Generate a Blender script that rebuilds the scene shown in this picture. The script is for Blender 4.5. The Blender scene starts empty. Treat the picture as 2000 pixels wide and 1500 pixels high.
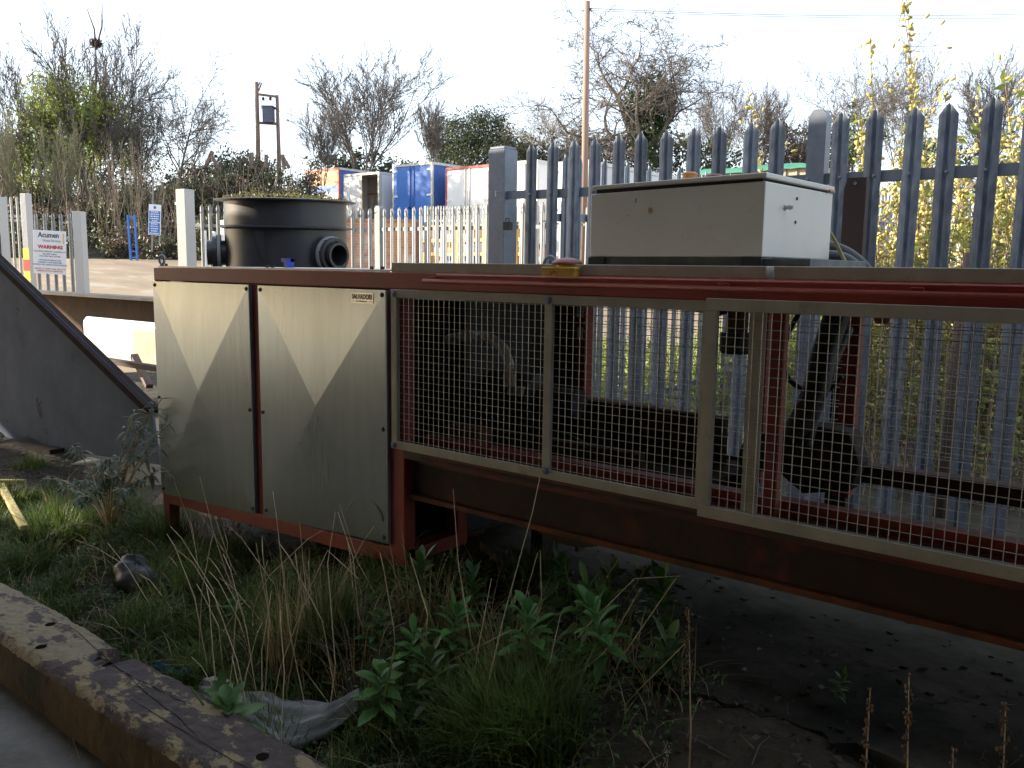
import bpy, math, random
import numpy as np
from mathutils import Vector, Matrix
random.seed(7); rng = np.random.default_rng(7)
SC = bpy.context.scene; C = SC.collection
R = math.radians

# ------------------------------------------------------------------ camera, sky, sun, exposure
F = 1676.0; PITCH = R(7.7); ROLL = R(0.75); HEAD = R(38.5); EYE = 1.65
fw = np.array([-math.sin(HEAD)*math.cos(PITCH), math.cos(HEAD)*math.cos(PITCH), -math.sin(PITCH)])
r0 = np.array([math.cos(HEAD), math.sin(HEAD), 0.0]); u0 = np.cross(r0, fw)
rt = r0*math.cos(ROLL)+u0*math.sin(ROLL); up = -r0*math.sin(ROLL)+u0*math.cos(ROLL)
EYEP = np.array([0, 0, EYE])
cd = bpy.data.cameras.new('camera'); cam = bpy.data.objects.new('camera', cd); C.objects.link(cam)
cd.sensor_width = 36; cd.lens = F/2000*36; cd.clip_start = .05; cd.clip_end = 1500
cam.matrix_world = Matrix(((rt[0], up[0], -fw[0], 0), (rt[1], up[1], -fw[1], 0), (rt[2], up[2], -fw[2], EYE), (0, 0, 0, 1)))
SC.camera = cam

SUN_EL = R(17.0); sdir = Vector((-.879*math.cos(SUN_EL), -.477*math.cos(SUN_EL), math.sin(SUN_EL)))
w = bpy.data.worlds.new('World'); SC.world = w; w.use_nodes = True
wn = w.node_tree.nodes; wl = w.node_tree.links
bg = wn['Background']
sky = wn.new('ShaderNodeTexSky'); sky.sky_type = 'NISHITA'; sky.sun_disc = False
sky.sun_elevation = SUN_EL; sky.sun_rotation = math.atan2(sdir.x, sdir.y)
sky.air_density = 1.0; sky.dust_density = 1.2; sky.ozone_density = 1.0
veil = wn.new('ShaderNodeMix'); veil.data_type = 'RGBA'; veil.inputs[0].default_value = .7   # thin even cloud veil
veil.inputs[7].default_value = (2.6, 2.85, 3.3, 1); wl.new(sky.outputs[0], veil.inputs[6])
wl.new(veil.outputs[2], bg.inputs[0]); bg.inputs[1].default_value = .13
sl = bpy.data.lights.new('sun', 'SUN'); so = bpy.data.objects.new('sun', sl); C.objects.link(so)
sl.energy = 3.3; sl.angle = R(.5); sl.color = (1, .88, .70)
so.rotation_euler = sdir.to_track_quat('Z', 'Y').to_euler()
SC.view_settings.view_transform = 'Standard'; SC.view_settings.look = 'None'
SC.view_settings.exposure = 2.0; SC.view_settings.gamma = 1; SC.view_settings.use_curve_mapping = False
SC.render.engine = 'CYCLES'

# ------------------------------------------------------------------ helpers
def ray(px, py): return fw*F+rt*(px-1000)-up*(py-750)
def onY(px, py, Y): d = ray(px, py); return EYEP+d*(Y/d[1])
def onX(px, py, X): d = ray(px, py); return EYEP+d*(X/d[0])
def onZ(px, py, Z): d = ray(px, py); return EYEP+d*((Z-EYE)/d[2])
fh = np.array([-math.sin(HEAD), math.cos(HEAD), 0.0])
def dep(px, py, D): d = ray(px, py); return EYEP+d*(D/(d@fh))
def DL(x, y): return x*fh[0]+y*fh[1], x*r0[0]+y*r0[1]
def gz(x, y):
    D, L = DL(x, y)
    return .40+.0862*max(0.0, min(D, 28.0)-12.0) + .01*max(0, D-28)

def tag(o, label=None, cat=None, group=None, kind=None):
    if label: o['label'] = label
    if cat: o['category'] = cat
    if group: o['group'] = group
    if kind: o['kind'] = kind
    return o
def empty(name, loc, label, cat, group=None, rz=0):
    o = bpy.data.objects.new(name, None); C.objects.link(o); o.location = loc; o.rotation_euler = (0, 0, rz)
    o.empty_display_size = .1
    return tag(o, label, cat, group)
class MB:
    def __init__(s, off=(0, 0, 0)): s.v = []; s.f = []; s.mi = []; s.off = np.array(off, float)
    def add(s, vs, fs, mi=0):
        n = len(s.v); s.v += [tuple(np.array(p, float)-s.off) for p in vs]
        s.f += [tuple(i+n for i in f) for f in fs]; s.mi += [mi]*len(fs); return s
    def box(s, x0, x1, y0, y1, z0, z1, mi=0):
        return s.add([(x0, y0, z0), (x1, y0, z0), (x1, y1, z0), (x0, y1, z0), (x0, y0, z1), (x1, y0, z1), (x1, y1, z1), (x0, y1, z1)],
            [(3, 2, 1, 0), (4, 5, 6, 7), (0, 1, 5, 4), (1, 2, 6, 5), (2, 3, 7, 6), (3, 0, 4, 7)], mi)
    def bar(s, a, b, wx, wy, upv=(0, 0, 1), mi=0):   # rectangular bar from a to b
        a = Vector(a); b = Vector(b); d = (b-a).normalized(); sd = d.cross(Vector(upv))
        if sd.length < 1e-4: sd = Vector((1, 0, 0))
        sd.normalize(); u = sd.cross(d); sd = sd*wx/2; u = u*wy/2
        vs = [a-sd-u, a+sd-u, a+sd+u, a-sd+u, b-sd-u, b+sd-u, b+sd+u, b-sd+u]
        return s.add(vs, [(0, 1, 2, 3), (7, 6, 5, 4), (0, 4, 5, 1), (1, 5, 6, 2), (2, 6, 7, 3), (3, 7, 4, 0)], mi)
    def tube(s, pts, rad, n=6, mi=0, cap=True):
        pts = [Vector(p) for p in pts]; m = len(pts)
        if not hasattr(rad, '__len__'): rad = [rad]*m
        vs = []; ref = Vector((.31, .17, .93))
        for i, p in enumerate(pts):
            d = (pts[min(i+1, m-1)]-pts[max(i-1, 0)]).normalized()
            a = d.cross(ref)
            if a.length < .1: a = d.cross(Vector((1, 0, 0)))
            a.normalize(); b = d.cross(a)
            for k in range(n):
                t = 2*math.pi*k/n; vs.append(p+(a*math.cos(t)+b*math.sin(t))*rad[i])
        fs = [(i*n+k, i*n+(k+1) % n, (i+1)*n+(k+1) % n, (i+1)*n+k) for i in range(m-1) for k in range(n)]
        if cap: fs += [tuple(range(n))[::-1], tuple((m-1)*n+k for k in range(n))]
        return s.add(vs, fs, mi)
    def lathe(s, prof, c=(0, 0, 0), n=32, mi=0, axis=(0, 0, 1)):
        q = Vector((0, 0, 1)).rotation_difference(Vector(axis)); c = Vector(c)
        vs = [c+q @ Vector((r*math.cos(2*math.pi*k/n), r*math.sin(2*math.pi*k/n), z)) for r, z in prof for k in range(n)]
        fs = [(i*n+k, i*n+(k+1) % n, (i+1)*n+(k+1) % n, (i+1)*n+k) for i in range(len(prof)-1) for k in range(n)]
        return s.add(vs, fs, mi)
    def prism(s, poly, ext, mi=0):     # poly: list of 3d points, ext: extrusion vector
        n = len(poly); e = np.array(ext, float); vs = [np.array(p, float) for p in poly]+[np.array(p, float)+e for p in poly]
        return s.add(vs, [tuple(range(n))[::-1], tuple(range(n, 2*n))]+[(i, (i+1) % n, n+(i+1) % n, n+i) for i in range(n)], mi)
    def build(s, name, mats, parent=None, smooth=False, bevel=0, loc=None):
        me = bpy.data.meshes.new(name); me.from_pydata(s.v, [], s.f)
        if not isinstance(mats, (list, tuple)): mats = [mats]
        for m in mats: me.materials.append(m)
        if len(mats) > 1: me.polygons.foreach_set('material_index', s.mi)
        if smooth: me.polygons.foreach_set('use_smooth', [True]*len(s.f))
        me.update()
        o = bpy.data.objects.new(name, me); C.objects.link(o)
        if parent: o.parent = parent
        if loc is not None: o.location = loc
        if bevel:
            b = o.modifiers.new('bevel', 'BEVEL'); b.width = bevel; b.segments = 2; b.limit_method = 'ANGLE'
        return o
def npmesh(name, V, Fc, mat, parent=None, smooth=False):
    """V (n,3) float array, Fc (m,k) int array"""
    me = bpy.data.meshes.new(name); V = np.asarray(V, np.float32); Fc = np.asarray(Fc, np.int32); m, k = Fc.shape
    me.vertices.add(len(V)); me.vertices.foreach_set('co', V.ravel())
    me.loops.add(m*k); me.loops.foreach_set('vertex_index', Fc.ravel())
    me.polygons.add(m); me.polygons.foreach_set('loop_start', np.arange(0, m*k, k, dtype=np.int32))
    me.polygons.foreach_set('loop_total', np.full(m, k, np.int32))
    if smooth: me.polygons.foreach_set('use_smooth', np.ones(m, bool))
    me.materials.append(mat); me.update(calc_edges=True); me.validate()
    o = bpy.data.objects.new(name, me); C.objects.link(o)
    if parent: o.parent = parent
    return o
def dup(o, parent=None, loc=None, rz=None, scale=None):
    c = o.copy(); C.objects.link(c); c.parent = parent
    for ch in o.children: dup(ch, c)
    if loc is not None: c.location = loc
    if rz is not None: c.rotation_euler = (0, 0, rz)
    if scale is not None: c.scale = scale
    return c

def M(name, col, rough=.6, metal=0.0, col2=None, scale=6, detail=6, lo=.35, hi=.65, bump=0.0, bscale=None, stretch=(1, 1, 1), spec=.5, col3=None, s3=1.5, lo3=.55, hi3=.7, trans=0.0, rvar=0.0):
    m = bpy.data.materials.new(name); m.use_nodes = True; nt = m.node_tree; N = nt.nodes; L = nt.links
    b = N['Principled BSDF']; b.inputs['Roughness'].default_value = rough; b.inputs['Metallic'].default_value = metal
    b.inputs['Specular IOR Level'].default_value = spec
    tc = N.new('ShaderNodeTexCoord'); mp = N.new('ShaderNodeMapping'); L.new(tc.outputs['Object'], mp.inputs[0]); mp.inputs['Scale'].default_value = stretch
    nz = N.new('ShaderNodeTexNoise'); L.new(mp.outputs[0], nz.inputs[0]); nz.inputs['Scale'].default_value = scale; nz.inputs['Detail'].default_value = detail; nz.inputs['Roughness'].default_value = .65
    cr = N.new('ShaderNodeValToRGB'); L.new(nz.outputs[0], cr.inputs[0])
    cr.color_ramp.elements[0].position = lo; cr.color_ramp.elements[1].position = hi
    c2 = col2 or tuple(x*.72 for x in col)
    cr.color_ramp.elements[0].color = (*c2, 1); cr.color_ramp.elements[1].color = (*col, 1)
    out = cr.outputs[0]
    if col3:
        n3 = N.new('ShaderNodeTexNoise'); L.new(mp.outputs[0], n3.inputs[0]); n3.inputs['Scale'].default_value = s3; n3.inputs['Detail'].default_value = 8; n3.inputs['Roughness'].default_value = .7
        r3 = N.new('ShaderNodeMapRange'); L.new(n3.outputs[0], r3.inputs[0]); r3.inputs[1].default_value = lo3; r3.inputs[2].default_value = hi3
        mx = N.new('ShaderNodeMix'); mx.data_type = 'RGBA'; L.new(r3.outputs[0], mx.inputs[0]); L.new(out, mx.inputs[6]); mx.inputs[7].default_value = (*col3, 1); out = mx.outputs[2]
    L.new(out, b.inputs['Base Color'])
    if rvar:
        rr = N.new('ShaderNodeMapRange'); L.new(nz.outputs[0], rr.inputs[0]); rr.inputs[1].default_value = .3; rr.inputs[2].default_value = .7
        rr.inputs[3].default_value = rough-rvar; rr.inputs[4].default_value = rough+rvar; L.new(rr.outputs[0], b.inputs['Roughness'])
    if bump:
        nb = N.new('ShaderNodeTexNoise'); L.new(mp.outputs[0], nb.inputs[0]); nb.inputs['Scale'].default_value = bscale or scale*4; nb.inputs['Detail'].default_value = 8
        bp = N.new('ShaderNodeBump'); bp.inputs['Strength'].default_value = bump; bp.inputs['Distance'].default_value = .02
        L.new(nb.outputs[0], bp.inputs['Height']); L.new(bp.outputs[0], b.inputs['Normal'])
    if trans:
        tr = N.new('ShaderNodeBsdfTranslucent'); L.new(out, tr.inputs[0]); ms = N.new('ShaderNodeMixShader'); ms.inputs[0].default_value = trans
        L.new(b.outputs[0], ms.inputs[1]); L.new(tr.outputs[0], ms.inputs[2]); L.new(ms.outputs[0], N['Material Output'].inputs[0])
    return m

m_red = M('red_paint', (.33, .042, .026), .5, col2=(.24, .034, .024), scale=5, col3=(.10, .045, .03), s3=9, lo3=.62, hi3=.72)
m_redrust = M('red_paint_rusting', (.20, .03, .022), .65, col2=(.085, .032, .02), scale=3.5, lo=.42, hi=.6, col3=(.05, .038, .028), s3=2.2, lo3=.45, hi3=.62, bump=.3)
m_orange = M('orange_red_paint', (.42, .12, .06), .55)
m_web = M('dirty_girder_steel', (.055, .030, .024), .85, col2=(.028, .022, .019), scale=4, col3=(.13, .028, .02), s3=2.6, lo3=.56, hi3=.66, bump=.3)
m_bed = M('greasy_brown_bed', (.075, .052, .036), .85, col2=(.04, .03, .024), scale=6, spec=.12, bump=.3)
m_bed2 = M('brown_rust_plate', (.11, .055, .036), .85, col2=(.07, .04, .028), scale=5, spec=.15, bump=.2)
m_beam = M('rust_black_steel', (.055, .034, .024), .8, col2=(.03, .025, .022), scale=5, col3=(.16, .05, .02), s3=3, lo3=.58, hi3=.7, bump=.3)
m_flrust = M('orange_rust', (.19, .062, .022), .85, col2=(.07, .032, .02), scale=9, bump=.3)
m_steel = M('brushed_steel_sheet', (.355, .40, .405), .25, metal=.72, col2=(.315, .355, .36), scale=38, stretch=(1, 1, .12), col3=(.235, .265, .245), s3=1.6, lo3=.46, hi3=.86)
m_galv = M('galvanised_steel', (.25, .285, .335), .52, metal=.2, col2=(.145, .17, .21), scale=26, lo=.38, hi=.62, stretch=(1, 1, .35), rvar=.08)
m_galvp = M('galvanised_post', (.21, .24, .29), .5, metal=.3, col2=(.16, .185, .225), scale=14)
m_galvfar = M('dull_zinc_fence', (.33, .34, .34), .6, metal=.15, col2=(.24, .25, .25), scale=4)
m_frame = M('beige_coated_frame', (.44, .41, .33), .55, col2=(.33, .31, .25), scale=9, col3=(.15, .13, .10), s3=6, lo3=.62, hi3=.75)
m_wire = M('zinc_wire', (.42, .42, .38), .45, metal=.5)
m_boxw = M('cream_enamel', (.70, .665, .59), .38, col2=(.63, .60, .53), scale=3, col3=(.36, .30, .22), s3=2.6, lo3=.62, hi3=.8)
m_boxgap = M('black_rubber_seal', (.02, .02, .02), .7)
m_dark = M('dark_steel', (.035, .035, .04), .6, col2=(.02, .02, .022), col3=(.07, .06, .05), s3=8)
m_black = M('black_rubber', (.015, .015, .016), .45)
m_plast = M('black_tank_plastic', (.042, .042, .044), .36, col2=(.032, .032, .034), scale=3, col3=(.06, .055, .045), s3=4, lo3=.6, hi3=.8, rvar=.06)
m_hop = M('blue_grey_plate_steel', (.16, .20, .28), .7, metal=0.0, col2=(.11, .14, .205), scale=2.2, col3=(.06, .045, .04), s3=3.5, lo3=.6, hi3=.68, bump=.15, bscale=9, spec=.05)
m_edge = M('dark_edge_steel', (.04, .03, .028), .85, col2=(.025, .02, .02), spec=.06)
m_conc = M('old_concrete', (.105, .092, .072), .95, col2=(.06, .053, .041), scale=3, detail=10, col3=(.032, .033, .024), s3=1.3, lo3=.50, hi3=.62, bump=.45, bscale=12, spec=.15)
m_concl = M('pale_concrete', (.20, .195, .175), .9, col2=(.12, .115, .10), scale=4, detail=10, col3=(.06, .062, .045), s3=2, bump=.6, bscale=40)
m_hole = M('hole_black', (.02, .016, .012), 1.0, spec=0)  # near-black drawn as the insides of bolt holes and cracks
m_soil = M('dark_soil', (.07, .055, .036), .95, col2=(.035, .028, .018), scale=9, col3=(.035, .045, .018), s3=3, bump=1, bscale=25)
m_tar = M('worn_tarmac', (.31, .23, .145), .9, col2=(.20, .15, .10), scale=.6, detail=12, stretch=(.5, 1.6, 1), col3=(.33, .29, .225), s3=.5, lo3=.55, hi3=.62, bump=.4, bscale=25)
m_timber = M('timber_worn', (.105, .078, .072), .85, col2=(.06, .047, .044), scale=7, stretch=(1.6, 2.6, 2.6), col3=(.30, .235, .13), s3=3.4, lo3=.52, hi3=.56, bump=.7, bscale=14)
m_timbery = M('timber_yellow_paint', (.33, .27, .16), .85, col2=(.22, .18, .115), scale=9, stretch=(1.8, 2.6, 2.6), col3=(.085, .062, .058), s3=3.2, lo3=.52, hi3=.56, bump=.6, bscale=16)
m_timberf = M('timber_mossy_face', (.17, .105, .035), .9, col2=(.06, .045, .03), scale=5, col3=(.035, .03, .02), s3=2.5, lo3=.45, hi3=.6, bump=.6)
m_wood = M('weathered_wood', (.22, .15, .11), .85, col2=(.14, .10, .08), scale=3, stretch=(4, 4, .3))
m_polew = M('creosoted_pole', (.36, .235, .18), .85, col2=(.26, .17, .13), scale=2, stretch=(4, 4, .3))
m_bark = M('bark', (.165, .14, .12), .9, col2=(.10, .085, .072), scale=3)
m_barkl = M('pale_bark', (.30, .235, .165), .9, col2=(.19, .15, .11), scale=3)
m_barkg = M('mossy_bark', (.27, .245, .14), .9, col2=(.16, .15, .095), scale=3)
def leafm(n, a, b, t=.35, rough=.55, sc=30): return M(n, a, rough, col2=b, scale=sc, lo=.4, hi=.6, trans=t)
m_ivy = leafm('ivy_leaf', (.085, .13, .045), (.04, .07, .03), .2, sc=1.5)
m_bram = leafm('bramble_leaf', (.12, .13, .055), (.065, .06, .038), .25, sc=.9)
m_brown = leafm('dead_bramble', (.15, .11, .075), (.09, .068, .052), .2, sc=2)
m_lime = leafm('spring_leaf', (.40, .46, .10), (.20, .25, .07), .45, sc=.6)
m_ever = leafm('evergreen_leaf', (.09, .105, .045), (.04, .055, .028), .2, sc=.8)
m_cat = leafm('yellow_catkin', (.82, .74, .30), (.68, .60, .24), .4, sc=12)
m_wleaf = leafm('willow_leaf', (.36, .40, .10), (.16, .21, .05), .45, sc=6)
m_grass = leafm('grass_green', (.155, .225, .05), (.085, .125, .035), .3, sc=3)
m_dry = leafm('dry_grass', (.52, .41, .22), (.36, .27, .14), .3, sc=5)
m_stalk = M('dry_stalk', (.70, .58, .38), .7, col2=(.38, .29, .17), scale=5)
m_bleaf = leafm('broad_leaf', (.165, .32, .09), (.09, .19, .06), .3, .4, sc=9)
m_bud = leafm('buddleia_leaf', (.20, .26, .17), (.11, .15, .09), .25, sc=9)
m_seed = M('brown_seed', (.20, .11, .05), .8, col2=(.1, .05, .03), scale=40)
m_white = M('white_paint', (.80, .79, .76), .4, col2=(.74, .73, .70), scale=.7)
m_whites = M('white_body_panel', (.66, .66, .65), .4, col2=(.58, .58, .58), scale=.5)
m_blue = M('blue_paint', (.07, .21, .58), .4, col2=(.06, .17, .50), scale=.5)
m_blued = M('deep_blue_paint', (.05, .12, .38), .45)
m_org = M('orange_paint', (.75, .34, .10), .5)
m_rede = M('red_trim', (.45, .08, .05), .5)
m_alu = M('aluminium_trim', (.62, .60, .55), .4, metal=.3)
m_sign = M('white_sign', (.72, .73, .75), .4, col2=(.70, .71, .73)); m_grey = M('grey_ink', (.09, .09, .10), .6)
m_lgrey = M('light_grey_ink', (.26, .26, .28), .6)
m_rink = M('red_ink', (.55, .05, .06), .6); m_bink = M('blue_ink', (.06, .16, .34), .6); m_yink = M('yellow_ink', (.8, .5, .12), .6)
m_sblue = M('sign_blue', (.03, .16, .52), .4)
m_yel = M('yellow_plastic', (.72, .42, .04), .5, col2=(.64, .36, .035))
m_mush = M('faded_red_plastic', (.36, .14, .13), .5)
m_tapey = M('yellow_reflective', (.85, .85, .08), .4); m_taper = M('red_reflective', (.75, .08, .06), .4)
m_bag = M('dirty_white_plastic', (.34, .35, .37), .38, col2=(.20, .205, .21), scale=4, col3=(.12, .10, .075), s3=6, lo3=.6, hi3=.75)
m_bagd = M('dark_grey_plastic', (.12, .12, .13), .5, col2=(.07, .07, .078), scale=9, stretch=(1, 3, 3))
m_bluel = M('blue_plastic_scrap', (.04, .16, .24), .4)
m_postw = M('white_concrete', (.45, .445, .43), .8, col2=(.46, .45, .43), scale=3, bump=.2)
m_strap = M('blue_strap', (.03, .06, .55), .4)
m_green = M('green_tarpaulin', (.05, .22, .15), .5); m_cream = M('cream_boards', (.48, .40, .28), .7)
m_ibc = M('white_ibc_plastic', (.82, .80, .74), .4)
m_under = M('grey_sheeting', (.36, .35, .33), .8)
m_wall = M('warehouse_cladding', (.44, .43, .41), .6, col2=(.38, .37, .355), scale=1)
m_rustf = M('brown_girder_paint', (.14, .085, .052), .8, col2=(.09, .058, .04), scale=4, col3=(.05, .038, .028), s3=5, spec=.2)
m_lflange = M('girder_top', (.20, .19, .19), .5, metal=.4)
m_cable = M('yellow_green_cable', (.30, .26, .10), .5)
m_sealant = M('rubber_foot', (.02, .02, .03), .6)

# slight tone differences from piece to piece
def vary(m, lo_, hi_, tint=None):
    nt = m.node_tree; b = nt.nodes['Principled BSDF']; src = b.inputs['Base Color'].links[0].from_socket
    oi = nt.nodes.new('ShaderNodeObjectInfo'); mr = nt.nodes.new('ShaderNodeMapRange'); nt.links.new(oi.outputs['Random'], mr.inputs[0]); mr.inputs[3].default_value = lo_; mr.inputs[4].default_value = hi_
    hs = nt.nodes.new('ShaderNodeHueSaturation'); nt.links.new(src, hs.inputs['Color']); nt.links.new(mr.outputs[0], hs.inputs['Value'])
    if tint: m2 = nt.nodes.new('ShaderNodeMapRange'); nt.links.new(oi.outputs['Random'], m2.inputs[0]); m2.inputs[3].default_value = tint[0]; m2.inputs[4].default_value = tint[1]; nt.links.new(m2.outputs[0], hs.inputs['Hue'])
    for l_ in list(src.links):
        if l_.to_node != hs: to = l_.to_socket; nt.links.new(hs.outputs[0], to)
vary(m_galv, .78, 1.25); vary(m_galvfar, .8, 1.15); vary(m_bleaf, .65, 1.3, (.465, .515))

# brick wall material
mb = bpy.data.materials.new('far_brickwork'); mb.use_nodes = True; N = mb.node_tree.nodes; L = mb.node_tree.links
tc = N.new('ShaderNodeTexCoord'); mp = N.new('ShaderNodeMapping'); L.new(tc.outputs['Object'], mp.inputs[0]); mp.inputs['Rotation'].default_value = (R(90), 0, 0)
br = N.new('ShaderNodeTexBrick'); L.new(mp.outputs[0], br.inputs[0]); br.inputs['Scale'].default_value = 1; br.inputs['Brick Width'].default_value = .225; br.inputs['Row Height'].default_value = .075
br.inputs['Mortar Size'].default_value = .008; br.inputs['Color1'].default_value = (.40, .16, .085, 1); br.inputs['Color2'].default_value = (.52, .25, .14, 1); br.inputs['Mortar'].default_value = (.45, .36, .27, 1)
nz = N.new('ShaderNodeTexNoise'); L.new(tc.outputs['Object'], nz.inputs[0]); nz.inputs['Scale'].default_value = 1.1; nz.inputs['Detail'].default_value = 8
mr = N.new('ShaderNodeMapRange'); L.new(nz.outputs[0], mr.inputs[0]); mr.inputs[1].default_value = .52; mr.inputs[2].default_value = .62
mx = N.new('ShaderNodeMix'); mx.data_type = 'RGBA'; L.new(mr.outputs[0], mx.inputs[0]); L.new(br.outputs[0], mx.inputs[6]); mx.inputs[7].default_value = (.62, .50, .40, 1)
L.new(mx.outputs[2], N['Principled BSDF'].inputs['Base Color']); bp = N.new('ShaderNodeBump'); bp.inputs['Strength'].default_value = .5; bp.inputs['Distance'].default_value = .01
L.new(br.outputs['Fac'], bp.inputs['Height']); bp.invert = True; L.new(bp.outputs[0], N['Principled BSDF'].inputs['Normal']); N['Principled BSDF'].inputs['Roughness'].default_value = .9

def text(body, size, mat, parent, loc, rot, align='CENTER', ext=.0006, name='lettering', sx=1.0, bold=0):
    cu = bpy.data.curves.new(name, 'FONT'); cu.body = body; cu.size = size; cu.align_x = align; cu.extrude = ext; cu.offset = bold
    cu.resolution_u = 3
    t = bpy.data.objects.new('tmp', cu); C.objects.link(t)
    dg = bpy.context.evaluated_depsgraph_get(); me = bpy.data.meshes.new_from_object(t.evaluated_get(dg))
    bpy.data.objects.remove(t); bpy.data.curves.remove(cu)
    me.materials.clear(); me.materials.append(mat)
    o = bpy.data.objects.new(name, me); C.objects.link(o); o.parent = parent; o.location = loc; o.rotation_euler = rot; o.scale = (sx, 1, 1)
    return o

# ------------------------------------------------------------------ ground
def grid(name, f, us, vs, mat):
    V = [f(u, v) for u in us for v in vs]; n = len(vs)
    Fc = [(i*n+j, (i+1)*n+j, (i+1)*n+j+1, i*n+j+1) for i in range(len(us)-1) for j in range(n-1)]
    o = npmesh(name, V, Fc, mat, smooth=True); return o
def W(D, Lr): return fh*D+r0*Lr
def base_pt(D, Lr):
    p = W(D, Lr); z = gz(p[0], p[1])-.012
    # lower weedy strip close to the camera
    if p[1] < 2.6 and D < 9: z = -.25
    return (p[0], p[1], z)
Ds = [-400, -100, -40, -24, -15]+list(np.arange(-10, 14, .5))+[14, 16, 20, 24, 28, 32, 45, 70, 120, 300, 700]
Ls = [-700, -300, -120, -60, -40, -25]+list(np.arange(-16, 8, .5))+[8, 15, 25, 40, 60, 120, 300, 700]
tag(grid('ground', base_pt, Ds, Ls, m_tar), 'pale worn tarmac and dirt of the yard reaching to the far trees', kind='structure')

def soilz(x, y):
    # weedy hollow between the timber and the machine
    t = min(1, max(0, (y-1.45)/.75)); t = t*t*(3-2*t); hi = .23+.16*min(1, max(0, (x+3.4)/1.0)); z = .09+(hi-.09)*t
    z += .035*math.sin(x*3.1+y*2)*math.sin(y*4.3+x)+.02*math.sin(x*9+y*7)
    if y > 3.0: z += (y-3.0)*.16
    if x < -5: z += min(.2, (-5-x)*.05)
    return min(z, .41) if y < 6 else z
xs = np.arange(-9.5, 4.01, .09); ys = np.arange(1.32, 5.2, .09)
o = grid('soil', lambda x, y: (x, y, soilz(x, y)+random.uniform(-.012, .012)), xs, ys, m_soil); tag(o, 'dark soil under the weeds and the machine', kind='structure')
# yard tarmac lies on ground; low sunlit streak beyond machine
ymb = lambda x, y: (x, y, max(gz(x, y), .40)+.004)

# right concrete slab with broken edge
edge = []
x = -2.45
while x < 4.2:
    edge.append((x, 2.20+(.03*(x+1.1) if x > -1.1 else .42*abs(x+1.1)**1.6)+random.uniform(-.025, .025))); x += random.uniform(.03, .08)
mbx = MB(); poly = [(a, b, .42) for a, b in edge]+[(4.2, 4.1, .42), (-2.6, 4.1, .42), (-2.6, 3.1, .42)]
mbx.prism([(a, b, c-.17) for a, b, c in poly], (0, 0, .17))
tag(mbx.build('concrete_slab', m_conc), 'grey concrete slab with crumbling edge under the machine', kind='structure')
mbx = MB()
for i in range(70):
    q = random.choice(edge); a = random.uniform(0, 6.28); r_ = random.uniform(.004, .013)
    cx, cy = q[0]+random.uniform(-.1, .1), q[1]-random.uniform(.0, .12)+.03; zz = .423 if cy > q[1] else soilz(cx, cy)+.01
    ring = [(cx+r_*math.cos(a+k*1.05)*random.uniform(.6, 1.2), cy+r_*math.sin(a+k*1.05)*random.uniform(.6, 1.2), zz) for k in range(6)]
    mbx.prism(ring, (0, 0, r_*.8))
for i in range(160):
    cx, cy = random.uniform(-2.2, 1), random.uniform(2.3, 3.3); a = random.uniform(0, 6.28); r_ = random.uniform(.003, .012)
    ring = [(cx+r_*math.cos(a+k*1.05)*random.uniform(.6, 1.5), cy+r_*math.sin(a+k*1.05)*random.uniform(.6, 1.2), .4205) for k in range(6)]
    mbx.prism(ring, (0, 0, r_*.6))
tag(mbx.build('concrete_rubble', m_conc), 'loose crumbs of concrete and grit on the slab', 'rubble', kind='stuff')
# near path, bottom left
mbx = MB(); mbx.box(-18, 12, -23.9, 1.34, -.2, .05)
tag(mbx.build('concrete_path', m_concl), 'dusty concrete path in front of the timber', kind='structure')

# ------------------------------------------------------------------ timber baulk
def baulk():
    n = 260; x0, x1 = -6.2, -.55; rows = []; V = []; Fc = []
    prof = [(1.215, .035), (1.205, .13), (1.212, .215), (1.235, .247), (1.30, .250), (1.37, .251), (1.43, .249), (1.462, .235), (1.475, .16), (1.48, .05)]
    rr = random.Random(3)
    for i in range(n+1):
        x = x0+(x1-x0)*i/n
        notch = 1.0 if abs(x+2.93) < .07 else 0.0   # rotten notch on the rear edge
        for j, (y, z) in enumerate(prof):
            jy = rr.uniform(-.004, .004); jz = rr.uniform(-.003, .003)
            if j >= 6: y -= .09*notch*(1 if j < 8 else .6); z -= .05*notch*(j == 7)
            if j >= 5: jy += .004*math.sin(x*7+1)+.003*math.sin(x*19)
            if j <= 3: jy += .003*math.sin(x*5)
            V.append((x, y+jy, z+jz))
    m = len(prof)
    for i in range(n):
        for j in range(m-1): Fc.append((i*m+j, (i+1)*m+j, (i+1)*m+j+1, i*m+j+1))
    me = bpy.data.meshes.new('body'); me.from_pydata(V, [], Fc)
    for q in (m_timber, m_timbery, m_timberf): me.materials.append(q)
    for i in range(n):
        x = x0+(x1-x0)*(i+.5)/n
        for j in range(m-1):
            p = me.polygons[i*(m-1)+j]; p.material_index = 2 if j < 2 else (1 if x < -3.0 else 0); p.use_smooth = True
    o = bpy.data.objects.new('body', me); C.objects.link(o); return o
root = empty('timber_baulk', (0, 0, 0), 'long worn timber beam with flaking cream yellow paint beside the weeds', 'timber beam')
bo = baulk(); bo.parent = root
for (x, y, a) in [(-3.38, 1.38, .3), (-3.2, 1.27, .1), (-1.98, 1.36, 0)]:
    MB().lathe([(.0, .2535), (.016, .2535), (.02, .2515)], (x, y, 0), 10).build('bolt_hole', m_hole, root)
mbx = MB()
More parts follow.
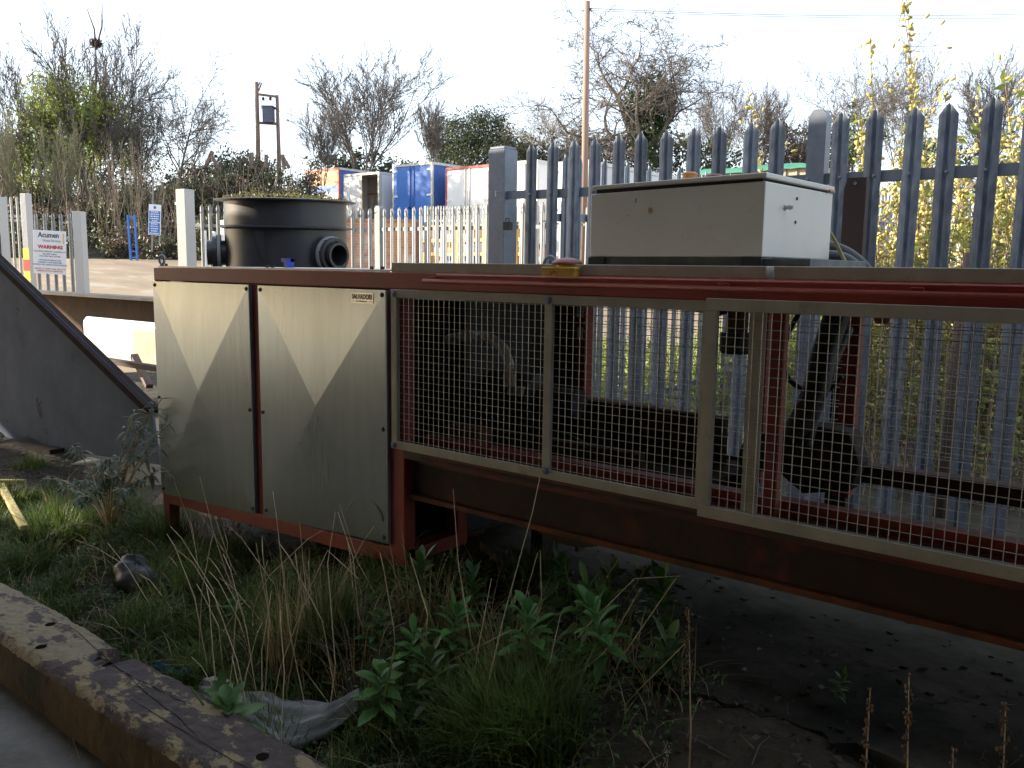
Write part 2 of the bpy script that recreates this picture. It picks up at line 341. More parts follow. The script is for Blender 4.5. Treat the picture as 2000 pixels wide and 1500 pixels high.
for (xa, ya, xb, yb) in [(-3.3, 1.42, -2.2, 1.30), (-2.6, 1.28, -1.0, 1.33), (-5, 1.33, -3.6, 1.29), (-2.9, 1.36, -2.4, 1.38)]:
    n = 14; pts = [(xa+(xb-xa)*k/n, ya+(yb-ya)*k/n+random.uniform(-.006, .006), .2525) for k in range(n+1)]
    mbx.tube(pts, [.0004]+[.0011]*(n-1)+[.0004], 4)
mbx.build('crack', m_hole, root)

# ------------------------------------------------------------------ machine
mach = empty('shredding_machine', (-1.5, 2.8, .42), 'long red framed waste machine with grey steel doors and wire mesh guards', 'machine')
O = (-1.5, 2.8, .42)
def P_(name, fn, mat, bevel=.0, smooth=False, parent=mach):
    b = MB(O); fn(b); return b.build(name, mat, parent, smooth, bevel)
Y0 = 2.25
XL, XG, XR = -4.075, -3.229, -2.385
# frame of the cabinet
def f(b):
    b.box(XL, 2.2, Y0, Y0+.06, 1.566, 1.628)
P_('top_rail', f, m_red, .004)
P_('side_rail', lambda b: b.box(XL, XL+.06, Y0+.06, 3.35, 1.566, 1.628), m_red, .004)
P_('rear_rail', lambda b: b.box(XL, 2.2, 3.35, 3.41, 1.49, 1.552), m_red, .004)
P_('corner_post', lambda b: b.box(XL, XL+.055, Y0+.002, Y0+.058, .26, 1.566), m_red, .004)
P_('corner_post', lambda b: b.box(XL, XL+.055, 3.35, 3.405, .26, 1.56), m_red, .004)
P_('centre_post', lambda b: b.box(XG-.045, XG+.045, Y0+.003, Y0+.053, .48, 1.566), m_red, .003)
P_('cabinet_post', lambda b: b.box(XR-.01, XR+.075, Y0+.001, Y0+.061, .512, 1.566), m_red, .004)
def f(b):
    b.add([(XL, Y0, .43), (XR+.075, Y0, .50), (XR+.075, Y0+.06, .50), (XL, Y0+.06, .43), (XL, Y0, .495), (XR+.075, Y0, .562), (XR+.075, Y0+.06, .562), (XL, Y0+.06, .495)],
          [(3, 2, 1, 0), (4, 5, 6, 7), (0, 1, 5, 4), (1, 2, 6, 5), (2, 3, 7, 6), (3, 0, 4, 7)])
P_('bottom_rail', f, m_red, .004)
P_('side_sill', lambda b: b.box(XR+.005, XR+.072, Y0+.061, 2.62, .50, .555), m_red, .004)
P_('side_sill', lambda b: b.box(XR+.005, XR+.072, Y0+.061, 2.62, .865, .925), m_red, .004)
P_('side_post', lambda b: b.box(XR+.006, XR+.071, 2.56, 2.62, .555, .865), m_red, .004)
P_('cabinet_side', lambda b: b.box(XL+.004, XL+.008, Y0+.062, 3.34, .47, 1.56), m_red)
P_('cabinet_floor', lambda b: b.box(XL+.01, XR, Y0+.062, 3.34, .50, .506), m_dark)
P_('cabinet_back', lambda b: b.box(XL+.01, XR, 3.33, 3.335, .506, 1.5), m_dark)
P_('cabinet_side', lambda b: b.box(XR-.02, XR-.014, 2.7, 3.33, .506, 1.56), m_dark)
# doors: cross broken sheets
def door(x0, x1, zb0, zb1, zt):
    y = Y0-.012; r = empty('x', (0, 0, 0), None, None); bpy.data.objects.remove(r)
    cx = (x0+x1)/2; cz = (zt+(zb0+zb1)/2)/2+.02; k = -.018
    b = MB(O)
    fr = [(x0, y, zb0), (x1, y, zb1), (x1, y, zt), (x0, y, zt)]
    b.add(fr+[(cx, y+k, cz)], [(0, 1, 4), (1, 2, 4), (2, 3, 4), (3, 0, 4)])
    bk = [(a, y+.020, c) for a, _, c in fr]
    b.add(fr+bk, [(0, 4, 5, 1), (1, 5, 6, 2), (2, 6, 7, 3), (3, 7, 4, 0), (4, 7, 6, 5)])
    o = b.build('door', m_steel, mach)
    for (sx, sz) in [(x0+.018, zt-.018), (x1-.018, zt-.018), (x0+.015, (zt+zb0)/2-.04), (x1-.018, (zt+zb1)/2-.04), (x0+.02, zb0+.03), (x1-.018, zb1+.022)]:
        s = MB(O).lathe([(.0, -.0055), (.006, -.005), (.009, -.002), (.0095, .002)], (sx, y-.001, sz), 12, axis=(0, 1, 0)).build('screw', m_dark, o)
        s = None
    return o
d1 = door(XL+.010, -3.262, .482, .528, 1.562)
d2 = door(-3.196, -2.394, .532, .575, 1.561)
MB(O).box(-3.264, -3.258, Y0-.014, Y0+.01, .53, 1.561).build('door_edge', m_galvp, d1)
MB(O).box(-2.393, -2.386, Y0-.014, Y0+.01, .575, 1.56).build('door_edge', m_galvp, d2)
st = MB(O).box(-2.585, -2.458, Y0-.0155, Y0-.0133, 1.508, 1.548).build('sticker', M('cream_sticker', (.90, .88, .80), .35, metal=.75), d2)
text('SALVADORI', .0275, m_black, st, (-2.5215-O[0], Y0-.0165-O[1], 1.5235-O[2]), (R(90), 0, 0), sx=.78, ext=.0004, bold=.0003)
bb = MB(O)
bb.box(-2.582, -2.567, Y0-.0164, Y0-.0156, 1.5145, 1.5160); bb.box(-2.481, -2.462, Y0-.0164, Y0-.0156, 1.5145, 1.5160)
bb.build('underline', m_black, st)
text('www.salvadori.com', .0085, m_black, st, (-2.524-O[0], Y0-.0165-O[1], 1.513-O[2]), (R(90), 0, 0), sx=.95, ext=.0004)
# circular scuff on the right door
n = 26; b = MB(O)
b.tube([(-2.515+.105*math.cos(R(12+156*k/n)), Y0-.0125-.0*k, .64+.10*math.sin(R(12+156*k/n))) for k in range(n+1)], [.002]+[.006]*(n-1)+[.002], 5)
b.build('scuff_ring', M('scuff', (.17, .175, .15), .6, metal=.4), d2)
# lid sheets of cabinet
def f(b):
    b.box(XL+.035, -2.39, Y0+.01, 3.36, 1.632, 1.637); b.box(XL+.035, -2.39, Y0+.006, Y0+.01, 1.629, 1.6372)
P_('lid', f, m_alu)
for x in (XL+.06, -3.19, -3.15, -2.40, -2.46, -2.52):
    P_('lid_screw', lambda b: b.lathe([(.0, .012), (.007, .012), (.008, 0)], (x, Y0+.035, 1.6375), 6), m_dark)
def eyebolt(x, y, s=1):
    pts = [(x+.022*s*math.cos(t), y, 1.66+.008+.022*s*math.sin(t)) for t in np.linspace(0, 2*math.pi, 17)]
    P_('lifting_eye', lambda b: (b.tube(pts, .0065*s, 8), b.lathe([(0, 0), (.014, 0), (.012, .012), (.007, .016)], (x, y, 1.629), 10)), m_galvp, smooth=True)
eyebolt(XL+.03, Y0+.03); eyebolt(-1.86, 2.55, 1.1)
P_('strap', lambda b: (b.box(-3.30, -3.23, 2.44, 2.46, 1.664, 1.68), b.box(-3.255, -3.23, 2.42, 2.46, 1.638, 1.679)), m_strap)

# long guard section: top channel, rails
def f(b):
    b.box(-2.385, -.925, Y0+.012, 2.42, 1.6285, 1.664); b.box(-2.385, -.925, 2.42, 3.36, 1.655, 1.660)
P_('top_cover', f, m_frame, .004)
def f(b):
    b.box(-.905, 2.2, Y0+.012, 2.42, 1.6285, 1.664); b.box(-.905, 2.2, 2.42, 3.36, 1.655, 1.660)
P_('top_cover', f, m_frame, .004)
P_('front_bar', lambda b: b.tube([(-2.19, Y0-.018, 1.600), (2.2, Y0-.018, 1.600)], .008, 10), m_red, smooth=True)
P_('front_bar', lambda b: b.tube([(-2.12, Y0-.020, 1.622), (2.2, Y0-.020, 1.622)], .004, 8), m_red, smooth=True)
for x in (-2.17, -1.05, -.55, 0): P_('bar_bracket', lambda b: b.box(x, x+.03, Y0-.016, Y0+.002, 1.594, 1.616), m_red, .002)
# mesh guards
def wires(b, x0, x1, z0, z1, y, s=.0254, r=.00125):
    x = x0
    while x <= x1+1e-6: b.tube([(x, y, z0), (x, y, z1)], r, 4, cap=False); x += s
    z = z0
    while z <= z1+1e-6: b.tube([(x0, y+.002, z), (x1, y+.002, z)], r, 4, cap=False); z += s
def guard(x0, x1, z0, z1, y, fwid=.03, mats=m_frame, ft=.014, inset=None, name='mesh_guard', mull=None):
    b = MB(O)
    b.box(x0, x1, y, y+ft, z1-fwid, z1); b.box(x0, x1, y, y+ft, z0, z0+fwid)
    b.box(x0, x0+fwid, y+.0005, y+ft-.0005, z0+fwid, z1-fwid); b.box(x1-fwid, x1, y+.0005, y+ft-.0005, z0+fwid, z1-fwid)
    if mull: b.box(mull-fwid/2, mull+fwid/2, y-.0005, y+ft+.001, z0+.002, z1-.002)
    o = b.build(name, mats, mach, bevel=.0015)
    b = MB(O); wires(b, x0+.012, x1-.008, z0+.012, z1-.008, y+ft*.5); g = b.build('wire_mesh', m_wire, o); g['kind'] = 'stuff'
    return o
g1 = guard(-2.362, -1.064, .962, 1.566, Y0-.016, .030, mull=-1.632)
for (x, z) in [(-2.345, 1.55), (-1.632, 1.548), (-2.348, .977), (-1.63, .99)]:
    MB(O).lathe([(0, -.010), (.007, -.010), (.008, -.004), (.013, -.003), (.013, 0)], (x, Y0-.0165, z), 12, axis=(0, 1, 0)).build('bolt', m_galvp, g1)
g2 = guard(-1.075, 1.6, .948, 1.574, Y0-.034, .034)
MB(O).box(-.952, -.905, Y0-.018, Y0-.012, .985, 1.55).build('stile', m_frame, g2)
# lower girder
P_('girder_flange', lambda b: b.box(XR+.075, 2.2, Y0, Y0+.10, .925, .962), m_redrust, .004)
P_('girder_web', lambda b: b.box(XR+.078, 2.2, Y0+.045, Y0+.057, .785, .905), m_web)
P_('girder_web', lambda b: b.box(XR+.078, 2.2, Y0+.040, Y0+.058, .905, .925), m_redrust)
P_('girder_foot', lambda b: b.box(XR-.1, 2.2, Y0+.02, Y0+.16, .765, .785), m_flrust, .003)
P_('angle_iron', lambda b: b.box(-2.22, -1.07, Y0-.006, Y0+.02, .935, .947), m_beam, .002)
P_('girder_foot', lambda b: b.box(XR-.1, 2.2, 3.05, 3.19, .765, .785), m_flrust, .003)
P_('girder_web', lambda b: b.box(XR, -1.3, 3.12, 3.132, .785, .93), m_beam)
P_('foot', lambda b: (b.box(-2.16, -2.10, 2.86, 2.98, .43, .765), b.box(-2.19, -2.07, 2.83, 3.01, .42, .43)), m_beam, .003)
P_('foot', lambda b: b.box(-1.99, -1.975, 2.95, 3.0, .45, .765), m_beam)
P_('foot', lambda b: (b.box(.62, .70, 2.86, 2.98, .43, .765), b.box(.58, .74, 2.83, 3.01, .42, .43)), m_beam, .003)
def f(b):
    n = 14; prof = [(-1.93+.52*k/n, 2.42, .765-.085*math.sin(math.pi*k/n)) for k in range(n+1)]
    b.prism(prof, (0, .012, 0))
P_('hanging_plate', f, m_beam)
# inner frame behind guards
P_('inner_beam', lambda b: b.box(XR+.07, 2.2, Y0+.105, Y0+.16, .94, 1.0), m_red, .003)
P_('bed_plate', lambda b: b.box(-1.25, 2.2, Y0+.17, 2.78, .885, .90), m_bed, .003)
P_('bed_plate', lambda b: b.box(-2.30, -1.27, Y0+.17, 3.1, .905, .92), m_bed, .003)
P_('side_beam', lambda b: b.box(-2.30, -1.5, 2.62, 2.66, .92, 1.0), m_bed2, .003)
P_('side_beam', lambda b: b.box(-2.30, -1.36, 3.0, 3.04, .92, 1.10), m_bed2, .003)
zra, zrb = float(onY(1950, 985, 3.1)[2]), float(onY(1950, 947, 3.1)[2])
P_('rear_beam', lambda b: b.box(-1.30, 2.2, 3.10, 3.17, zra, zrb), m_redrust, .003)
for x, w_, mt in [(-2.56, .05, m_red), (-2.235, .05, m_red), (-1.36, .04, m_red), (-1.03, .058, m_red), (.35, .085, m_red)]:
    P_('rear_post', lambda b: b.box(x, x+w_, 3.28, 3.345, .80, 1.56), mt, .003)
P_('rear_panel', lambda b: b.box(-2.47, -2.245, 3.36, 3.37, 1.07, 1.50), m_dark)
def f(b): b.box(-.922, -.888, Y0+.062, Y0+.085, .95, 1.566)
P_('guide_post', f, m_red, .003)
P_('guide_post', lambda b: b.box(-.887, -.882, Y0+.062, Y0+.092, .95, 1.566), m_orange, .003)  # thin orange strip along the side of the red guide post
# faint rear guard meshes
b = MB(O); b.box(-2.22, -1.25, 3.36, 3.37, 1.48, 1.51)
wires(b, -2.22, -1.02, .98, 1.50, 3.36); b.build('rear_mesh', m_wire, mach)['kind'] = 'stuff'
b = MB(O); wires(b, -.92, .4, .98, 1.50, 3.36); b.build('rear_mesh', m_wire, mach)['kind'] = 'stuff'
# ram housing on the left, trough, blade
P_('ram_housing', lambda b: b.box(-3.3, -2.60, 3.10, 3.27, .95, 1.49), m_black, .01)
P_('ram_cylinder', lambda b: (b.lathe([(0, 0), (.11, 0), (.11, .75), (.06, .76), (.06, .95), (0, .95)], (-2.9, 2.9, 1.10), 20, axis=(1, 0, 0)), b.lathe([(.07, .2), (.13, .2), (.13, .26), (.07, .26)], (-2.9, 2.9, 1.10), 20, axis=(1, 0, 0))), m_dark, smooth=False)
P_('white_fitting', lambda b: b.box(-2.24, -2.16, 2.78, 2.84, 1.12, 1.16), m_alu, .004)
hp = [(-2.36, 2.55, 1.36), (-2.24, 2.55, 1.385), (-2.13, 2.55, 1.375), (-2.07, 2.55, 1.34), (-2.045, 2.55, 1.29), (-2.04, 2.55, 1.25)]
P_('grey_elbow_pipe', lambda b: b.tube(hp, .020, 10), m_alu, smooth=True)
P_('pipe_cuff', lambda b: b.lathe([(0, 0), (.026, 0), (.026, .05), (.02, .06), (0, .06)], (-2.04, 2.55, 1.20), 12), m_cream)
def f(b):
    pl = [(-2.20, 3.22, 1.07), (-1.78, 3.22, 1.055), (-1.60, 3.22, .985), (-1.50, 3.22, .93), (-2.5, 3.22, .93), (-2.5, 3.22, 1.07)]
    b.prism(pl, (0, .02, 0)); b.box(-2.5, -1.78, 3.20, 3.26, 1.055, 1.072)
P_('trough_side', f, m_rustf)
P_('trough_side', lambda b: b.prism([(-2.3, 2.75, 1.02), (-1.9, 2.75, 1.0), (-1.65, 2.75, .93), (-2.3, 2.75, .93)], (0, .015, 0)), m_beam)
P_('orange_block', lambda b: b.box(-2.30, -2.12, 2.46, 2.54, .965, 1.03), m_flrust, .006)
def f(b):
    b.prism([(-1.22, 3.0, 1.05), (-1.12, 3.0, 1.12), (-.90, 3.0, 1.10), (-.86, 3.0, 1.0), (-.88, 3.0, .90), (-1.05, 3.0, .86), (-1.18, 3.0, .95)], (0, .12, 0))
    b.tube([(-1.3, 3.06, .96), (-.9, 3.06, .96)], .055, 12)
P_('blade_block', f, m_beam, .008)
# cables and hoses inside
def hose(pts, r, mat, name='hose', n=8):
    P = [Vector(p) for p in pts]; out = []
    for i in range(len(P)-1):
        a = P[max(i-1, 0)]; b0 = P[i]; c = P[i+1]; d = P[min(i+2, len(P)-1)]
        for k in range(6):
            t = k/6; out.append(.5*((2*b0)+(c-a)*t+(2*a-5*b0+4*c-d)*t*t+(3*b0-a-3*c+d)*t**3))
    out.append(P[-1])
    return P_(name, lambda b: b.tube(out, r, n), mat, smooth=True)
q = lambda px, py, Y: tuple(onY(px, py, Y))
hose([q(1640, 600, 3.1), q(1610, 690, 3.0), q(1590, 770, 2.95), q(1545, 860, 2.9)], .045, m_black)
hose([q(1652, 640, 3.15), q(1600, 760, 3.0), q(1570, 880, 2.9)], .028, m_black)
hose([q(1568, 600, 3.1), q(1540, 650, 3.1), q(1530, 700, 3.1), q(1545, 745, 3.1), q(1600, 770, 3.1), q(1645, 735, 3.1)], .010, m_black)
hose([q(1440, 592, 2.9), q(1440, 625, 2.9), q(1437, 660, 2.9)], .038, m_rustf)
P_('motor', lambda b: b.lathe([(0, 0), (.05, 0), (.055, .01), (.055, .075), (0, .075)], tuple(onY(1436, 690, 2.9)), 14), m_black)
hose([q(1355, 595, 2.6), q(1400, 605, 2.6), q(1425, 598, 2.6)], .02, m_black)
P_('red_knob', lambda b: b.lathe([(0, 0), (.018, 0), (.026, .02), (.02, .034), (0, .036)], tuple(onY(1722, 632, 2.7)), 12), m_mush, smooth=True)
P_('knob_stem', lambda b: b.bar(onY(1722, 596, 2.7), onY(1722, 628, 2.7), .02, .02), m_dark)
# number labels on post
lb = P_('label', lambda b: b.box(-2.232, -2.192, 3.2775, 3.2795, 1.43, 1.505), m_sign)
P_('label', lambda b: b.box(-2.226, -2.196, 3.2775, 3.2795, 1.33, 1.385), m_sign)
text('102', .04, m_black, lb, (-2.200-O[0], 3.277-O[1], 1.44-O[2]), (R(90), R(-90), 0), 'LEFT')

# emergency stop
es = empty('emergency_stop', (-1.597, 2.29, 1.628), 'yellow emergency stop box with a faded red mushroom button on the machine edge', 'stop button')
b = MB((-1.597, 2.29, 1.628)); b.box(-1.66, -1.537, 2.235, 2.335, 1.617, 1.653); b.box(-1.663, -1.534, 2.232, 2.338, 1.645, 1.655); b.build('housing', m_yel, es, bevel=.003)
b = MB((-1.597, 2.29, 1.628)); b.tube([(-1.613+.012*math.cos(t), 2.2345, 1.630+.010*math.sin(t)) for t in np.linspace(0, 6.283, 15)], .0008, 4); b.build('embossed_ring', m_rustf, es)
b = MB((-1.597, 2.29, 1.628)); b.lathe([(0, .010), (.035, .010), (.035, .0), (.033, 0)][::-1], (-1.597, 2.285, 1.655), 20); b.build('collar', m_yel, es)
b = MB((-1.597, 2.29, 1.628)); b.lathe([(.035, 0), (.050, .002), (.048, .008), (.036, .016), (.02, .021), (0, .0225)], (-1.597, 2.285, 1.663), 28); b.build('button', m_mush, es, smooth=True)

# ------------------------------------------------------------------ control box on the machine
bx = empty('control_cabinet', (-1.3, 2.6, 1.665), 'large white electrical cabinet lying on its back with a loose grey lid', 'electrical box')
OB = (-1.3, 2.6, 1.665)
xa, xb = -1.60, -1.0; ya, yb = 2.40, 3.02
z0b = 1.690
def Bx(name, fn, mat, bevel=0, smooth=False, parent=None):
    b = MB(OB); fn(b); return b.build(name, mat, parent or bx, smooth, bevel)
a1 = np.array([xa, ya, 0]); b1 = np.array([xb, ya-.004, 0]); 
# footprint corners: front left, front right, rear right, rear left (slightly turned)
FL = onY(1151, 506, 2.40); FR = onY(1488, 501, 2.38)
# right face recedes: keep depth .55 along a direction slightly turned clockwise
RRd = onY(1619, 511, 2.90); 
FL = np.array([FL[0], 2.40, 0]); FR = np.array([FR[0], 2.38, 0]); RR = np.array([RRd[0], 2.90, 0]); RL = FL+(RR-FR)
zt = 1.902
def f(b):
    bt = [(p[0], p[1], z0b) for p in (FL, FR, RR, RL)]; tp = [(FL[0], FL[1], 1.893), (FR[0], FR[1], 1.903), (RR[0], RR[1], 1.905), (RL[0], RL[1], 1.893)]
    b.add(bt+tp, [(3, 2, 1, 0), (4, 5, 6, 7), (0, 1, 5, 4), (1, 2, 6, 5), (2, 3, 7, 6), (3, 0, 4, 7)])
Bx('housing', f, m_boxw, .004)
ctr = (FL+RR)/2
def shrink(p, k): return ctr+(p-ctr)*k
def f(b):
    ps = [shrink(p, .955) for p in (FL, FR, RR, RL)]; zs = [(1.894, 1.907), (1.904, 1.913), (1.906, 1.915), (1.894, 1.909)]
    b.add([(p[0], p[1], z[0]) for p, z in zip(ps, zs)]+[(p[0], p[1], z[1]) for p, z in zip(ps, zs)], [(3, 2, 1, 0), (4, 5, 6, 7), (0, 1, 5, 4), (1, 2, 6, 5), (2, 3, 7, 6), (3, 0, 4, 7)])
Bx('gasket', f, m_boxgap)
def f(b):
    ps = [FL+np.array([.004, -.002, 0]), FR+np.array([.003, -.004, 0]), RR+np.array([.005, 0, 0]), RL]; zs = [(1.906, 1.919), (1.912, 1.927), (1.911, 1.927), (1.908, 1.921)]
    b.add([(p[0], p[1], z[0]) for p, z in zip(ps, zs)]+[(p[0], p[1], z[1]) for p, z in zip(ps, zs)], [(3, 2, 1, 0), (4, 5, 6, 7), (0, 1, 5, 4), (1, 2, 6, 5), (2, 3, 7, 6), (3, 0, 4, 7)])
Bx('lid', f, m_boxw, .003)
def f(b):
    b.box(FL[0]+.0, FR[0], 2.402, 2.46, 1.6645, 1.6895); b.box(FR[0], RR[0]+.12, 2.39, 2.9, 1.6645, 1.686)
Bx('base_channel', f, M('weathered_channel', (.16, .165, .165), .6, metal=.3, col2=(.08, .08, .08), scale=14, stretch=(1, 1, .3)), .002)
Bx('rubber_foot', lambda b: b.box(FL[0]-.002, FL[0]+.062, 2.394, 2.4015, 1.665, 1.6885), m_sealant, .002)
Bx('rubber_foot', lambda b: b.box(FR[0]-.062, FR[0]+.001, 2.376, 2.4015, 1.665, 1.6885), m_sealant, .002)
nrm = np.cross((RR-FR), [0, 0, 1]); nrm = nrm/np.linalg.norm(nrm)
ed = (RR-FR)/np.linalg.norm(RR-FR)
def onside(px, py):  # point of right face seen at this spot
    d = ray(px, py); t = ((FR-EYEP)@nrm)/(d@nrm); return EYEP+d*t
p = onside(1533, 405)
Bx('gland', lambda b: b.lathe([(0, .026), (.0055, .026), (.0055, .02), (.008, .019), (.008, .013), (.006, .012), (.006, .004), (.009, .003), (.009, 0)][::-1], tuple(p), 14, axis=tuple(nrm)), m_alu, smooth=False)
for (x, y) in [(1556, 388), (1553, 434)]:
    p = onside(x, y); Bx('screw_head', lambda b: b.lathe([(.005, -.001), (.005, .003), (0, .004)], tuple(p), 8, axis=tuple(nrm)), m_dark)
def stain(px, py, w_, h_, mat, nm):
    p = onY(px, py, FL[1]-.003+ (FR[1]-FL[1])*.3); pts = []
    rr = random.Random(px)
    for k in range(16):
        t = k/16*6.283; pts.append((p[0]+w_*math.cos(t)*rr.uniform(.75, 1.1), p[1], p[2]+h_*math.sin(t)*rr.uniform(.75, 1.1)))
    b = MB(OB); b.add(pts, [tuple(range(16))]); b.build(nm, mat, bx)
m_st = M('rust_stain', (.44, .22, .10), .7, col2=(.5, .3, .18), scale=60)
stain(1270, 411, .0085, .0095, m_st, 'rust_spot')
m_sm = M('grey_smudge', (.42, .38, .31), .6, col2=(.50, .46, .39), scale=30)
stain(1310, 494, .030, .008, m_sm, 'smudge'); stain(1375, 488, .012, .007, m_sm, 'smudge'); stain(1242, 392, .002, .010, m_dark, 'scratch'); stain(1226, 421, .002, .002, m_dark, 'chip'); stain(1400, 430, .0016, .0016, m_dark, 'chip'); stain(1205, 436, .0015, .0015, m_dark, 'chip')
Bx('corner_rust', lambda b: b.box(RR[0]-.03, RR[0]+.0065, RR[1]-.05, RR[1]+.002, 1.909, 1.9145), m_st)
for (px, py, nm) in [(1347, 342, 'stop_button'), (1396, 346, 'stop_button')]:
    p = onY(px, py, 2.86)
    Bx(nm, lambda b: (b.lathe([(.0, -.035), (.026, -.035), (.026, .002)], tuple(p), 16), b.lathe([(.028, 0), (.03, .004), (.02, .01), (0, .012)], tuple(p), 16)), m_org if px < 1360 else m_mush, smooth=True)
# hoses by the box
def thing_tube(name, pts, r, mat, label, cat, n=8, group=None):
    P = [Vector(p) for p in pts]; out = []
    for i in range(len(P)-1):
        a = P[max(i-1, 0)]; b0 = P[i]; c = P[i+1]; d = P[min(i+2, len(P)-1)]
        for k in range(8):
            t = k/8; out.append(.5*((2*b0)+(c-a)*t+(2*a-5*b0+4*c-d)*t*t+(3*b0-a-3*c+d)*t**3))
    out.append(P[-1]); b = MB(); b.tube(out, r, n); o = b.build(name, mat, None, True); return tag(o, label, cat, group)
thing_tube('cable', [q(1600, 430, 2.93), q(1625, 460, 2.93), q(1645, 500, 2.93), q(1664, 535, 2.9), q(1668, 560, 2.9)], .006, m_cable, 'thin yellow green cable curling down from the white box', 'cable')
thing_tube('hose', [q(1590, 480, 3.05), q(1640, 492, 3.05), q(1680, 520, 3.05), q(1705, 560, 3.05)], .028, m_black, 'upper thick black hose bending down behind the white box', 'hose')
thing_tube('hose', [q(1590, 505, 2.98), q(1640, 508, 2.98), q(1672, 530, 2.98), q(1690, 565, 2.98)], .030, m_black, 'lower thick black hose resting on the cover behind the white box', 'hose')
# brown upright
ub = empty('steel_upright', (-1.0, 3.48, .5), 'dark brown steel upright standing behind the white box', 'post')
pl, pr = onY(1650, 348, 3.46), onY(1693, 348, 3.46)
b = MB((-1.0, 3.48, .5)); b.prism([(pl[0], 3.46, .5), (pr[0], 3.46, .5), (pr[0], 3.46, pl[2]), (pl[0]+.012, 3.46, pl[2]), (pl[0], 3.46, pl[2]-.04)], (0, .008, 0)); b.box(pr[0]-.006, pr[0], 3.469, 3.50, .5, pl[2]-.005); b.build('channel', M('dark_brown_steel', (.045, .022, .02), .6), ub)
b = MB((-1.0, 3.48, .5)); b.lathe([(0, .003), (.006, .003), (.007, 0)][::-1], ((pl[0]+pr[0])/2, 3.459, pl[2]-.022), 8, axis=(0, -1, 0)); b.build('rivet', m_galvp, ub)

# ------------------------------------------------------------------ hopper at left
hp_ = empty('steel_hopper', (-5.8, 2.7, .4), 'sloping blue grey steel hopper wall at the left of the machine', 'hopper')
OH = (-5.8, 2.7, .4)
def onYs(lst, Y): return [tuple(onY(a, b_, Y)) for a, b_ in lst]
pts = onYs([(0, 508), (296, 796), (312, 908), (110, 878)], 2.7)
# carry the plate on beyond the frame
e0 = np.array(pts[0]); e1 = np.array(pts[1]); dr = (e0-e1)/np.linalg.norm(e0-e1)
tl = e0+dr*1.6; bl = np.array([tl[0], 2.7, .52])
b = MB(OH); b.prism([tuple(tl), tuple(bl), (-7.3, 2.7, .26), pts[3], pts[2], pts[1]][::-1], (0, .012, 0)); b.build('side_plate', m_hop, hp_)
b = MB(OH); nn = np.array([dr[2], 0, -dr[0]]); 
aa = tl; bb_ = e1
b.add([tuple(aa+np.array([0, -.03, 0])), tuple(bb_+np.array([0, -.03, 0])), tuple(bb_-nn*.045+np.array([0, -.03, 0])), tuple(aa-nn*.045+np.array([0, -.03, 0])),
       tuple(aa+np.array([0, .05, 0])), tuple(bb_+np.array([0, .05, 0])), tuple(bb_-nn*.045+np.array([0, .05, 0])), tuple(aa-nn*.045+np.array([0, .05, 0]))],
      [(0, 1, 2, 3), (7, 6, 5, 4), (0, 4, 5, 1), (1, 5, 6, 2), (2, 6, 7, 3), (3, 7, 4, 0)]); b.build('edge_flange', m_edge, hp_)
b = MB(OH); b.box(-6.6, -6.4, 2.72, 2.95, .2, .40); b.build('leg', m_edge, hp_)
b = MB(OH); b.bar(onY(0, 868, 2.6), onY(112, 884, 2.6), .1, .05); b.build('under_beam', m_edge, hp_)

# brown girder frame behind
gd = empty('brown_girder_frame', (-8.6, 4.2, .5), 'brown painted steel girder with a rounded opening beyond the hopper', 'girder')
OG = (-8.6, 4.2, .5)
zt_ = 1.335
x_l, x_r = -11.0, -6.0
b = MB(OG); b.box(x_l, x_r, 4.1, 4.3, zt_-.012, zt_); b.box(x_l, x_r, 4.09, 4.1, zt_-.03, zt_); b.build('top_flange', m_lflange, gd)
opl = onY(163, 660, 4.2)[0]; ztop = onY(240, 624, 4.2)[2]
prof = [(x_l, zt_-.012), (x_r, zt_-.012), (x_r, ztop), (opl+.12, ztop)]
for k in range(1, 9):
    t = k/8*math.pi/2; prof.append((opl+.12-.12*math.sin(t), ztop-.10+.10*math.cos(t)))
prof += [(opl, .7), (x_l, .7)]
b = MB(OG); b.prism([(a, 4.195, c) for a, c in prof][::-1], (0, .012, 0)); b.build('web', m_rustf, gd)
b = MB(OG); zr = onY(250, 712, 4.2)[2]; b.box(x_l, x_r, 4.19, 4.27, zr-.025, zr+.025); b.build('lower_rail', m_beam, gd)
for i, (yy_, h_) in enumerate([(748, .05), (775, .03), (790, .06)]):
    z = onY(280, yy_, 4.6)[2]; b = MB(OG); b.box(x_l, x_r+.4, 4.55, 4.8, z-h_, z); b.build('sill', m_rustf if i != 1 else m_flrust, gd)
ib = empty('white_tank', (-10.6, 5.6, .6), 'glaring white plastic tank seen through the girder opening', 'tank')
b = MB((-10.6, 5.6, .6)); zq = float(onY(230, 626, 5.5)[2]); b.box(-15.5, -8.6, 5.5, 6.3, .30, zq); b.build('body', m_ibc, ib, bevel=.12)
b = MB((-10.6, 5.6, .6)); c_ = onY(254, 660, 5.4); b.box(c_[0], -8.7, 5.42, 5.49, .32, onY(280, 642, 5.4)[2]); b.build('cream_panel', m_cream, ib, bevel=.05)
wb = onY(262, 695, 4.5); tag(MB().bar(wb, onY(292, 755, 4.4), .07, .05).build('wood_offcut', m_wood), 'short wooden offcut leaning behind the girder rail', 'wood')

m_ysunpatch = M('yellow_sun_patch', (.62, .52, .22), .9, col2=(.35, .30, .15), scale=30, bump=.5)  # sunlight on a ground patch put into the colour as yellow
